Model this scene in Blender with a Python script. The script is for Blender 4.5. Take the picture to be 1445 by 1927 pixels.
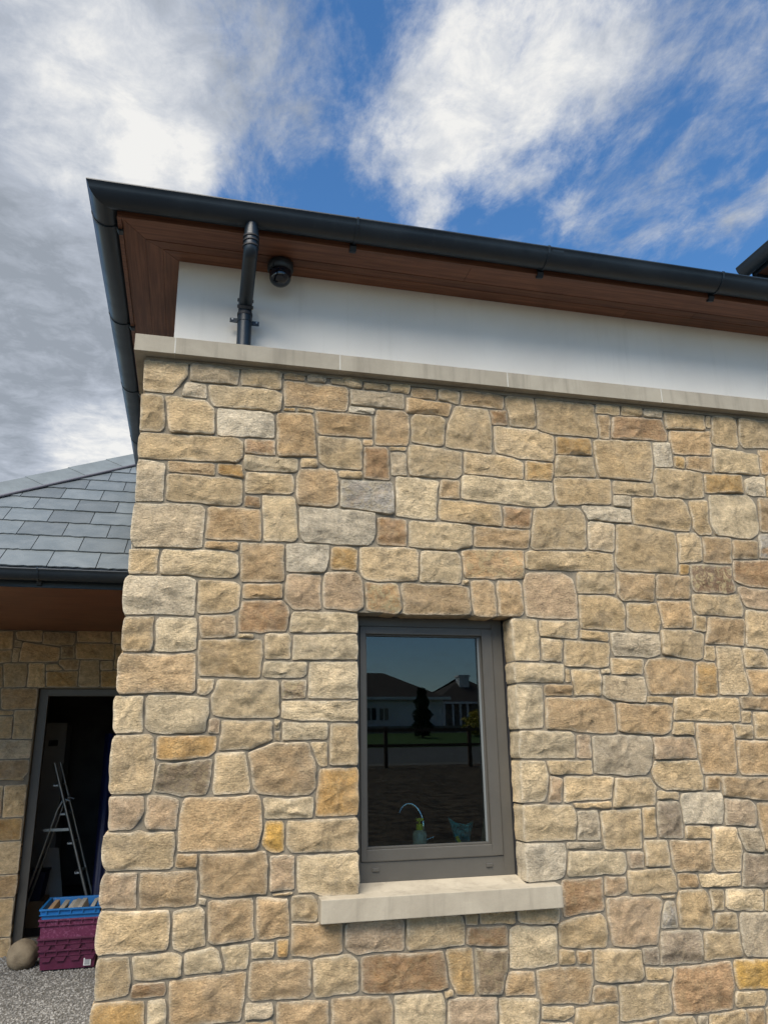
import bpy, bmesh, math, random
import numpy as np
from mathutils import Vector, Matrix, noise as mnoise
R = math.radians
for o in list(bpy.data.objects): bpy.data.objects.remove(o)
scene = bpy.context.scene
COL = scene.collection

# ------------------------------------------------------------------ camera
F, CX, CY = 1450.0, 722.5, 963.5                # focal length and centre in photo pixels
def nrm(v): return v / np.linalg.norm(v)
zw = nrm(np.array([-72.0, -F * F / 440.0, F]))
xw = np.array([6027.0, 352.0, F]); xw = nrm(xw - zw * (xw @ zw))
yw = np.cross(zw, xw)
RW = np.array([xw, yw, zw])                     # camera (right, down, forward) -> world
CAM = np.array([0.276, -3.4, 1.6])
def ray(x, y): return RW @ np.array([x - CX, y - CY, F])
def px(x, y, axis, val):                        # a pixel on the plane axis = val
    r = ray(x, y); return Vector(CAM + r * ((val - CAM[axis]) / r[axis]))
cd = bpy.data.cameras.new('camera'); cam = bpy.data.objects.new('camera', cd); COL.objects.link(cam)
m = Matrix.Identity(4)
for i in range(3):
    m[i][0] = RW[i, 0]; m[i][1] = -RW[i, 1]; m[i][2] = -RW[i, 2]; m[i][3] = CAM[i]
cam.matrix_world = m
cd.sensor_fit = 'VERTICAL'; cd.sensor_height = 24; cd.lens = F / 1927 * 24
cd.clip_start = 0.05; cd.clip_end = 2000
scene.camera = cam

# ------------------------------------------------------------------ sky, sun, exposure
scene.view_settings.view_transform = 'Standard'; scene.view_settings.look = 'None'
scene.view_settings.gamma = 1.0; scene.view_settings.use_curve_mapping = False
scene.view_settings.exposure = 1.0
SUN_DIR = Vector((-0.45, -0.62, 0.95)).normalized()      # towards the sun
sun_el = math.asin(SUN_DIR.z); sun_az = math.atan2(SUN_DIR.x, SUN_DIR.y)
sd = bpy.data.lights.new('sun', 'SUN'); sd.energy = 3.6; sd.angle = R(50); sd.color = (1.0, 0.925, 0.80)
so = bpy.data.objects.new('sun', sd); COL.objects.link(so)
so.rotation_euler = (-SUN_DIR).to_track_quat('-Z', 'Y').to_euler(); so.location = (-6, -6, 12)

world = bpy.data.worlds.new('World'); scene.world = world; world.use_nodes = True
def build_sky():
    nt = world.node_tree; nt.nodes.clear(); N = nt.nodes.new; L = nt.links.new
    out = N('ShaderNodeOutputWorld'); mix = N('ShaderNodeMixShader')
    sky = N('ShaderNodeTexSky'); sky.sky_type = 'NISHITA'; sky.sun_disc = False
    sky.sun_elevation = sun_el; sky.sun_rotation = sun_az
    sky.air_density = 1.0; sky.dust_density = 0.3; sky.ozone_density = 3.0
    hs = N('ShaderNodeHueSaturation'); hs.inputs['Saturation'].default_value = 1.22
    bs = N('ShaderNodeBackground'); bs.inputs['Strength'].default_value = 0.092
    L(sky.outputs[0], hs.inputs['Color']); L(hs.outputs[0], bs.inputs['Color'])
    bc = N('ShaderNodeBackground'); bc.inputs['Strength'].default_value = 1.0
    tc = N('ShaderNodeTexCoord'); D = tc.outputs['Generated']
    def math_(op, a, b=None, c=None):
        n = N('ShaderNodeMath'); n.operation = op
        for i, v in enumerate((a, b, c)):
            if v is None: continue
            if isinstance(v, (int, float)): n.inputs[i].default_value = v
            else: L(v, n.inputs[i])
        return n.outputs[0]
    def rng(v, a, b, c, d):
        n = N('ShaderNodeMapRange'); n.interpolation_type = 'SMOOTHSTEP'
        L(v, n.inputs[0])
        for i, k in enumerate((a, b, c, d)): n.inputs[i + 1].default_value = k
        return n.outputs[0]
    # cloud layer: directions projected on a level plane, so that wisps run with perspective
    sep = N('ShaderNodeSeparateXYZ'); L(D, sep.inputs[0])
    zc = math_('MAXIMUM', sep.outputs[2], 0.06)
    comb = N('ShaderNodeCombineXYZ')
    L(math_('DIVIDE', sep.outputs[0], zc), comb.inputs[0]); L(math_('DIVIDE', sep.outputs[1], zc), comb.inputs[1])
    def fbm(scale, detail, rough, dist, off, stretch=(1, 1, 1), rot=0.0):
        mp = N('ShaderNodeMapping'); L(comb.outputs[0], mp.inputs[0])
        mp.inputs['Location'].default_value = off; mp.inputs['Scale'].default_value = stretch
        mp.inputs['Rotation'].default_value = (0, 0, rot)
        n = N('ShaderNodeTexNoise'); n.inputs['Scale'].default_value = scale; n.inputs['Detail'].default_value = detail
        n.inputs['Roughness'].default_value = rough; n.inputs['Distortion'].default_value = dist
        L(mp.outputs[0], n.inputs['Vector']); return n.outputs[0]
    puffs = fbm(4.8, 12, 0.66, 0.25, (3.1, 1.7, 0), (1.0, 0.8, 1), 0.5)
    wisps = fbm(4.4, 12, 0.68, 0.25, (7.4, 2.2, 0), (1.7, 0.8, 1), -0.75)
    def blobs(lst):
        s = None
        for (x, y, r, w) in lst:
            d = nrm(ray(x, y))
            dp = N('ShaderNodeVectorMath'); dp.operation = 'DOT_PRODUCT'
            L(D, dp.inputs[0]); dp.inputs[1].default_value = tuple(d)
            v = rng(dp.outputs['Value'], math.cos(r / F * 1.15), 1.0, 0.0, w)
            s = v if s is None else math_('ADD', s, v)
        return s
    cover = blobs([(1090, 20, 210, .24), (930, 130, 200, .34), (840, 240, 160, .36), (745, 350, 110, .30),
                   (20, 60, 300, .50), (140, 170, 210, .50), (230, 270, 150, .55), (320, 330, 90, .45), (380, 130, 260, .24), (500, 190, 190, .26), (560, 40, 220, .10),
                   (-60, 420, 420, .85), (20, 680, 330, .80), (180, 850, 140, .5), (1330, 110, 350, .16), (1230, 280, 240, .08), (1020, 430, 110, .18), (1290, 420, 170, .20),
                   (650, 310, 150, -.22), (1060, 430, 240, -.14), (1420, 430, 240, -.14), (430, 380, 120, -.2)])
    base = math_('ADD', math_('MULTIPLY', math_('SUBTRACT', puffs, .5), 1.5), math_('MULTIPLY', math_('SUBTRACT', wisps, .5), 1.5))
    dens = math_('ADD', base, cover)
    mask = rng(dens, -0.02, 0.78, 0.0, 0.96)
    # brightness of the cloud: thick grey mass low on one side, bright where it thins towards the sun
    shade = blobs([(-60, 470, 430, -.26), (10, 690, 300, -.20), (-80, 250, 200, -.14), (185, 850, 110, .7), (230, 270, 190, .42), (320, 330, 100, .2), (60, 60, 250, .20),
                   (880, 170, 280, .36), (1020, 60, 220, .14), (560, 60, 260, -.20), (330, 60, 220, -.05), (1250, 220, 300, -.10)])
    fold = fbm(9.0, 12, 0.66, 0.3, (1.4, 8.8, 0))
    br = math_('ADD', math_('ADD', 0.50, shade), math_('MULTIPLY', math_('SUBTRACT', fold, 0.5), 1.5))
    ramp = N('ShaderNodeValToRGB'); L(br, ramp.inputs[0])
    e = ramp.color_ramp.elements
    e[0].position = 0.0; e[0].color = (0.165, 0.182, 0.205, 1)
    e[1].position = 1.0; e[1].color = (0.46, 0.455, 0.44, 1)
    k = e.new(0.45); k.color = (0.25, 0.27, 0.305, 1)
    k = e.new(0.75); k.color = (0.355, 0.365, 0.38, 1)
    L(ramp.outputs[0], bc.inputs['Color'])
    L(mask, mix.inputs[0]); L(bs.outputs[0], mix.inputs[1]); L(bc.outputs[0], mix.inputs[2])
    L(mix.outputs[0], out.inputs[0])
build_sky()

# ------------------------------------------------------------------ helpers
rnd = random.Random(7)
def tag(o, label=None, cat=None, group=None, kind=None):
    if label: o['label'] = label
    if cat: o['category'] = cat
    if group: o['group'] = group
    if kind: o['kind'] = kind
    return o
def empty(name, loc, label, cat, group=None):
    o = bpy.data.objects.new(name, None); COL.objects.link(o); o.location = loc
    o.empty_display_size = 0.1
    return tag(o, label, cat, group)
def link(name, me, mat, parent=None, loc=None):
    o = bpy.data.objects.new(name, me); COL.objects.link(o)
    if mat is not None and not me.materials: me.materials.append(mat)
    if loc is not None: o.location = loc
    if parent is not None:
        o.parent = parent; o.matrix_parent_inverse = Matrix.Translation(-wloc(parent))
    return o
def wloc(o):
    v = Vector(o.location)
    # parts keep their own world location: parents are never rotated or scaled
    return v
class MB:
    """collects shapes for one mesh, in world coordinates"""
    def __init__(s): s.v = []; s.f = []; s.sm = []
    def add(s, vs, fs, smooth=False):
        n = len(s.v); s.v += [tuple(p) for p in vs]; s.f += [tuple(i + n for i in f) for f in fs]; s.sm += [smooth] * len(fs)
        return s
    def box(s, x0, x1, y0, y1, z0, z1):
        return s.add([(x0,y0,z0),(x1,y0,z0),(x1,y1,z0),(x0,y1,z0),(x0,y0,z1),(x1,y0,z1),(x1,y1,z1),(x0,y1,z1)],
                     [(0,3,2,1),(4,5,6,7),(0,1,5,4),(1,2,6,5),(2,3,7,6),(3,0,4,7)])
    def quad(s, a, b, c, d): return s.add([a, b, c, d], [(0, 1, 2, 3)])
    def prism(s, poly, off):
        """closed polygon (3D points) extruded by the vector off"""
        n = len(poly); vs = [Vector(p) for p in poly] + [Vector(p) + Vector(off) for p in poly]
        return s.add(vs, [tuple(range(n - 1, -1, -1)), tuple(range(n, 2 * n))] + [(i, (i + 1) % n, (i + 1) % n + n, i + n) for i in range(n)])
    def tube(s, pts, rad, seg=14, caps=True):
        pts = [Vector(p) for p in pts]; rs = rad if isinstance(rad, (list, tuple)) else [rad] * len(pts)
        rings = []; up = None
        for i, p in enumerate(pts):
            a = pts[max(i - 1, 0)]; b = pts[min(i + 1, len(pts) - 1)]
            t = (b - a)
            if t.length < 1e-9: t = Vector((0, 0, 1))
            t.normalize()
            if up is None:
                up = Vector((0, 0, 1)) if abs(t.z) < 0.9 else Vector((1, 0, 0))
            u = (up - t * up.dot(t)).normalized(); w = t.cross(u); up = u
            rings.append([p + (u * math.cos(2 * math.pi * k / seg) + w * math.sin(2 * math.pi * k / seg)) * rs[i] for k in range(seg)])
        vs = [q for r_ in rings for q in r_]; fs = []
        for i in range(len(pts) - 1):
            for k in range(seg):
                k2 = (k + 1) % seg; fs.append((i * seg + k, i * seg + k2, (i + 1) * seg + k2, (i + 1) * seg + k))
        s.add(vs, fs, True)
        if caps:
            s.add(rings[0], [tuple(range(seg - 1, -1, -1))]); s.add(rings[-1], [tuple(range(seg))])
        return s
    def mesh(s, name):
        me = bpy.data.meshes.new(name); me.from_pydata(s.v, [], s.f); 
        me.polygons.foreach_set('use_smooth', s.sm); me.update()
        bm = bmesh.new(); bm.from_mesh(me); bmesh.ops.recalc_face_normals(bm, faces=bm.faces); bm.to_mesh(me); bm.free()
        return me
    def build(s, name, mat, parent=None, bevel=0.0, kind=None, origin=None):
        me = s.mesh(name)
        if bevel > 0:
            bm = bmesh.new(); bm.from_mesh(me)
            bmesh.ops.remove_doubles(bm, verts=bm.verts, dist=1e-5)
            ed = [e for e in bm.edges if len(e.link_faces) == 2 and e.calc_face_angle(0) > 0.6]
            bmesh.ops.bevel(bm, geom=ed, offset=bevel, segments=2, affect='EDGES', profile=0.6, clamp_overlap=True)
            bm.to_mesh(me); bm.free()
        # origin at the base centre of the mesh
        co = np.array([v.co[:] for v in me.vertices]); lo = co.min(0); hi = co.max(0)
        c = Vector(((lo[0] + hi[0]) / 2, (lo[1] + hi[1]) / 2, lo[2])) if origin is None else Vector(origin)
        me.transform(Matrix.Translation(-c))
        o = link(name, me, mat, None, c)
        if parent is not None: set_parent(o, parent)
        if kind: o['kind'] = kind
        return o
def world_of(o):
    p = Vector(o.location)
    while o.parent is not None:
        o = o.parent; p = p + Vector(o.location)
    return p
def set_parent(o, parent):
    """o stands at its world location; keep it there under an unrotated parent"""
    w = Vector(o.location); o.parent = parent; o.location = w - world_of(parent)

# ------------------------------------------------------------------ materials
class NT:
    def __init__(s, name):
        s.m = bpy.data.materials.new(name); s.m.use_nodes = True
        s.t = s.m.node_tree; s.b = s.t.nodes['Principled BSDF']; s.out = s.t.nodes['Material Output']
    def n(s, typ, **kw):
        nd = s.t.nodes.new(typ)
        for k, v in kw.items(): setattr(nd, k, v)
        return nd
    def l(s, a, b): s.t.links.new(a, b)
    def coord(s, kind='Object'): return s.n('ShaderNodeTexCoord').outputs[kind]
    def noise(s, vec, scale, detail=5, rough=0.55, dist=0.0):
        n = s.n('ShaderNodeTexNoise'); n.inputs['Scale'].default_value = scale; n.inputs['Detail'].default_value = detail
        n.inputs['Roughness'].default_value = rough; n.inputs['Distortion'].default_value = dist
        if vec is not None: s.l(vec, n.inputs['Vector'])
        return n.outputs['Fac']
    def mapping(s, vec, scale=(1, 1, 1), loc=(0, 0, 0), rot=(0, 0, 0)):
        n = s.n('ShaderNodeMapping'); s.l(vec, n.inputs[0]); n.inputs['Scale'].default_value = scale
        n.inputs['Location'].default_value = loc; n.inputs['Rotation'].default_value = rot
        return n.outputs[0]
    def rng(s, v, a, b, c=0.0, d=1.0, smooth=True):
        n = s.n('ShaderNodeMapRange'); s.l(v, n.inputs[0])
        if smooth: n.interpolation_type = 'SMOOTHSTEP'
        for i, k in enumerate((a, b, c, d)): n.inputs[i + 1].default_value = k
        return n.outputs[0]
    def math(s, op, a, b=None):
        n = s.n('ShaderNodeMath', operation=op)
        for i, v in enumerate((a, b)):
            if v is None: continue
            if isinstance(v, (int, float)): n.inputs[i].default_value = v
            else: s.l(v, n.inputs[i])
        return n.outputs[0]
    def mix(s, fac, a, b, mode='MIX'):
        n = s.n('ShaderNodeMix', data_type='RGBA', blend_type=mode)
        for i, v in ((0, fac), (6, a), (7, b)):
            if isinstance(v, (int, float)): n.inputs[i].default_value = v
            elif isinstance(v, tuple): n.inputs[i].default_value = v if len(v) == 4 else v + (1,)
            else: s.l(v, n.inputs[i])
        return n.outputs[2]
    def bump(s, h, strength, dist, prev=None):
        n = s.n('ShaderNodeBump'); n.inputs['Strength'].default_value = strength; n.inputs['Distance'].default_value = dist
        s.l(h, n.inputs['Height'])
        if prev is not None: s.l(prev, n.inputs['Normal'])
        return n.outputs[0]
    def set(s, color=None, rough=None, spec=None, normal=None, metal=None):
        for key, v in (('Base Color', color), ('Roughness', rough), ('Specular IOR Level', spec), ('Metallic', metal)):
            if v is None: continue
            if isinstance(v, (int, float)): s.b.inputs[key].default_value = v
            elif isinstance(v, tuple): s.b.inputs[key].default_value = v if len(v) == 4 else v + (1,)
            else: s.l(v, s.b.inputs[key])
        if normal is not None: s.l(normal, s.b.inputs['Normal'])
        return s.m
MAT = {}
def mat_stone():
    t = NT('sandstone'); oi = t.n('ShaderNodeObjectInfo')
    base = t.n('ShaderNodeAttribute', attribute_type='GEOMETRY', attribute_name='tint').outputs['Color']
    aux = t.n('ShaderNodeAttribute', attribute_type='GEOMETRY', attribute_name='aux').outputs['Color']   # mottle, stain, seed
    sp = t.n('ShaderNodeSeparateColor'); t.l(aux, sp.inputs[0])
    mott, stain, seed = sp.outputs
    pos = t.n('ShaderNodeNewGeometry').outputs['Position']
    sv = t.n('ShaderNodeCombineXYZ'); k = t.math('MULTIPLY', seed, 37.0)
    for i in range(3): t.l(k, sv.inputs[i])
    ad = t.n('ShaderNodeVectorMath', operation='ADD'); t.l(pos, ad.inputs[0]); t.l(sv.outputs[0], ad.inputs[1])
    ps = t.n('ShaderNodeVectorMath', operation='SCALE'); t.l(ad.outputs[0], ps.inputs[0]); t.l(t.rng(seed, 0, 1, .62, 1.45, False), ps.inputs['Scale']); P = ps.outputs[0]
    big = t.noise(P, 7, 4, 0.6, 0.6); mid = t.noise(P, 26, 5, 0.65, 0.4); fine = t.noise(P, 170, 4, 0.7)
    band = t.noise(t.mapping(P, (1.0, 1.0, 5.0), rot=(0, 0.22, 0)), 14, 5, 0.62, 0.8)
    val = t.math('ADD', t.math('ADD', t.rng(big, .3, .7, .86, 1.16), t.rng(mid, .28, .72, -.19, .19)),
                 t.math('ADD', t.rng(fine, .25, .75, -.24, .24), t.rng(band, .28, .72, -.13, .10)))
    hv = t.n('ShaderNodeHueSaturation'); t.l(base, hv.inputs['Color']); t.l(val, hv.inputs['Value'])
    # iron stains and cream weathering
    st = t.rng(t.noise(P, 11, 6, 0.62, 1.2), .48, .70)
    c1 = t.mix(t.math('MULTIPLY', st, stain), hv.outputs[0], (0.33, 0.17, 0.055))
    gm = t.rng(t.noise(P, 5.5, 5, 0.6, 0.7), .46, .66)
    c1 = t.mix(t.math('MULTIPLY', gm, 0.35), c1, t.mix(0.5, c1, (0.36, 0.325, 0.26)))
    mo = t.rng(t.noise(P, 20, 6, 0.7, 1.5), .46, .60)
    c2 = t.mix(t.math('MULTIPLY', mo, mott), c1, (0.46, 0.36, 0.20))
    dk = t.rng(t.noise(P, 60, 6, 0.75, 0.6), .58, .70)
    c3 = t.mix(t.math('MULTIPLY', dk, 0.42), c2, (0.10, 0.075, 0.05))
    sp2 = t.rng(t.noise(P, 90, 3, 0.7), .64, .74)
    c3 = t.mix(t.math('MULTIPLY', sp2, 0.40), c3, (0.58, 0.50, 0.36))
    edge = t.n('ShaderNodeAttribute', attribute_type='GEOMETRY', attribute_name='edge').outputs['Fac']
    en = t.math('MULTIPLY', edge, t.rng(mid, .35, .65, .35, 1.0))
    c4 = t.mix(t.math('MULTIPLY', en, 0.85), c3, (0.66, 0.58, 0.44))  # pale arrises: edge highlights painted into the colour, together with mortar smears and dust
    nz = t.noise(P, 8.5, 7, 0.62, 0.5)
    n0 = t.bump(t.math('SNAP', nz, 0.05), 0.9, 0.075)
    vo = t.n('ShaderNodeTexVoronoi', feature='F1'); vo.inputs['Scale'].default_value = 17
    dn = t.n('ShaderNodeTexNoise'); dn.inputs['Scale'].default_value = 16; dn.inputs['Detail'].default_value = 4; t.l(P, dn.inputs['Vector'])
    vm = t.n('ShaderNodeVectorMath', operation='MULTIPLY_ADD'); t.l(dn.outputs['Color'], vm.inputs[0]); vm.inputs[1].default_value = (.05, .05, .05); t.l(P, vm.inputs[2]); t.l(vm.outputs[0], vo.inputs['Vector'])
    nv = t.bump(vo.outputs['Distance'], 0.7, 0.012, n0)
    n1 = t.bump(t.noise(P, 24, 7, 0.68, 0.8), 0.9, 0.016, nv)
    n2 = t.bump(t.noise(t.mapping(P, (1, 1, 2.4), rot=(0, .3, 0)), 62, 6, 0.72, 0.6), 1.0, 0.012, n1)
    n3 = t.bump(fine, 0.9, 0.0045, n2)
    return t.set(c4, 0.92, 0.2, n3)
def mat_simple(name, color, rough=0.6, spec=0.5, var=0.0, scale=20, bump=0.0, bscale=80, metal=0.0, coord='Object', detail=5):
    t = NT(name); c = t.coord(coord); col = color
    if var > 0:
        v = t.rng(t.noise(c, scale, detail, 0.6), .25, .75, 1 - var, 1 + var)
        h = t.n('ShaderNodeHueSaturation'); h.inputs['Color'].default_value = color + (1,); t.l(v, h.inputs['Value']); col = h.outputs[0]
    nm = t.bump(t.noise(c, bscale, 5, 0.65), 1.0, bump) if bump > 0 else None
    return t.set(col, rough, spec, nm, metal)
def mat_mortar():
    t = NT('mortar'); p = t.n('ShaderNodeNewGeometry').outputs['Position']
    a = t.noise(p, 9, 5, 0.6); b = t.noise(p, 160, 4, 0.7)
    c = t.mix(t.rng(a, .3, .7), (0.185, 0.157, 0.115), (0.265, 0.226, 0.165))
    c = t.mix(t.rng(b, .3, .75, 0, .5), c, (0.10, 0.09, 0.075))
    n1 = t.bump(t.noise(p, 45, 5, .6), .7, .006); n2 = t.bump(b, .7, .002, n1)
    return t.set(c, 0.95, 0.15, n2)
def mat_limestone(name, c0, c1):
    t = NT(name); p = t.n('ShaderNodeNewGeometry').outputs['Position']; oi = t.n('ShaderNodeObjectInfo')
    a = t.noise(p, 3.2, 5, 0.65, 0.5); b = t.noise(p, 220, 3, 0.7)
    streak = t.noise(t.mapping(p, (14, 14, 1.2)), 1.0, 5, 0.65, 0.3)
    c = t.mix(t.rng(a, .3, .7), c0, c1)
    c = t.mix(t.rng(streak, .47, .70, 0, .55), c, tuple(v * 0.66 for v in c0))
    c = t.mix(t.rng(t.noise(p, 17, 6, .7), .60, .74, 0, .30), c, tuple(min(v * 1.25, .7) for v in c1))
    c = t.mix(t.rng(b, .3, .8, 0, .18), c, (0.2, 0.19, 0.16))
    h = t.n('ShaderNodeHueSaturation'); t.l(c, h.inputs['Color']); t.l(t.rng(oi.outputs['Random'], 0, 1, .90, 1.08, False), h.inputs['Value'])
    return t.set(h.outputs[0], 0.85, 0.25, t.bump(b, .5, .0012, t.bump(t.noise(p, 22, 5), .4, .003)))
def mat_render():
    t = NT('white_render'); p = t.n('ShaderNodeNewGeometry').outputs['Position']
    a = t.noise(p, 1.6, 5, .6, .4); st = t.noise(t.mapping(p, (9, 9, .7)), 1.0, 5, .65)
    c = t.mix(t.rng(a, .3, .7), (0.655, 0.622, 0.562), (0.715, 0.682, 0.618))
    c = t.mix(t.rng(st, .52, .78, 0, .34), c, (0.50, 0.47, 0.415))
    return t.set(c, 0.9, 0.2, t.bump(t.noise(p, 300, 3, .7), .6, .0016))
def mat_wood(name, c0, c1, axis=0):
    t = NT(name); p = t.n('ShaderNodeNewGeometry').outputs['Position']; oi = t.n('ShaderNodeObjectInfo')
    sc = [70, 70, 70]; sc[axis] = 2.2
    g = t.noise(t.mapping(p, tuple(sc)), 1.0, 5, .65, .5); g2 = t.noise(p, 2.5, 4, .6, .6)
    c = t.mix(t.rng(g, .38, .62), c0, c1)
    c = t.mix(t.rng(g2, .4, .75, 0, .45), c, tuple(v * .55 for v in c0))
    h = t.n('ShaderNodeHueSaturation'); t.l(c, h.inputs['Color']); t.l(t.rng(oi.outputs['Random'], 0, 1, .78, 1.2, False), h.inputs['Value'])
    return t.set(h.outputs[0], 0.5, 0.4, t.bump(g, .4, .001))
def mat_slate():
    t = NT('slate'); p = t.n('ShaderNodeNewGeometry').outputs['Position']; oi = t.n('ShaderNodeObjectInfo')
    a = t.noise(p, 6, 5, .6, .5); b = t.noise(p, 60, 5, .65)
    c = t.mix(t.rng(a, .3, .7), (0.085, 0.102, 0.111), (0.115, 0.132, 0.14))
    h = t.n('ShaderNodeHueSaturation'); t.l(c, h.inputs['Color']); t.l(t.rng(oi.outputs['Random'], 0, 1, .80, 1.18, False), h.inputs['Value'])
    return t.set(h.outputs[0], t.rng(b, .3, .7, .38, .58), 0.5, t.bump(b, .35, .003, t.bump(a, .3, .01)))
def mat_gutter():
    t = NT('gutter_aluminium'); p = t.n('ShaderNodeNewGeometry').outputs['Position']
    a = t.noise(p, 2.2, 5, .65, .5); st = t.noise(t.mapping(p, (26, 26, 2)), 1, 5, .6)
    c = t.mix(t.rng(a, .35, .7), (0.008, 0.015, 0.023), (0.014, 0.023, 0.032))
    c = t.mix(t.rng(st, .55, .8, 0, .35), c, (0.03, 0.036, 0.042))
    return t.set(c, t.rng(a, .3, .7, .32, .52), 0.38)
def mat_glass(name, tint, boost):
    t = NT(name); t.t.nodes.remove(t.b)
    fr = t.n('ShaderNodeFresnel'); fr.inputs['IOR'].default_value = 1.5
    gl = t.n('ShaderNodeBsdfGlossy'); gl.inputs['Roughness'].default_value = 0.0; gl.inputs['Color'].default_value = (0.96, 0.99, 1.0, 1)
    tr = t.n('ShaderNodeBsdfTransparent'); tr.inputs['Color'].default_value = tint + (1,)
    mx = t.n('ShaderNodeMixShader'); f = t.math('MINIMUM', t.math('MULTIPLY', fr.outputs[0], boost), 1.0)
    t.l(f, mx.inputs[0]); t.l(tr.outputs[0], mx.inputs[1]); t.l(gl.outputs[0], mx.inputs[2]); t.l(mx.outputs[0], t.out.inputs[0])
    return t.m
def mat_ground(name, c0, c1, scale, bump=.01, bscale=60):
    t = NT(name); p = t.n('ShaderNodeNewGeometry').outputs['Position']
    a = t.noise(p, scale, 6, .65, .3); b = t.noise(p, bscale, 5, .7)
    c = t.mix(t.rng(a, .3, .7), c0, c1); c = t.mix(t.rng(b, .35, .75, 0, .55), c, tuple(v * .45 for v in c0))
    return t.set(c, .95, .15, t.bump(b, .8, bump))
def mat_foliage(name, c0, c1):
    t = NT(name); p = t.n('ShaderNodeNewGeometry').outputs['Position']
    c = t.mix(t.rng(t.noise(p, 3, 4, .6), .3, .7), c0, c1)
    return t.set(c, .7, .3)
def mat_gravel():
    t = NT('gravel'); a = t.n('ShaderNodeAttribute', attribute_type='GEOMETRY', attribute_name='tint').outputs['Color']
    p = t.n('ShaderNodeNewGeometry').outputs['Position']
    v = t.rng(t.noise(p, 150, 4, .7), .3, .7, .8, 1.2); h = t.n('ShaderNodeHueSaturation'); t.l(a, h.inputs['Color']); t.l(v, h.inputs['Value'])
    return t.set(h.outputs[0], .9, .25)
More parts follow.
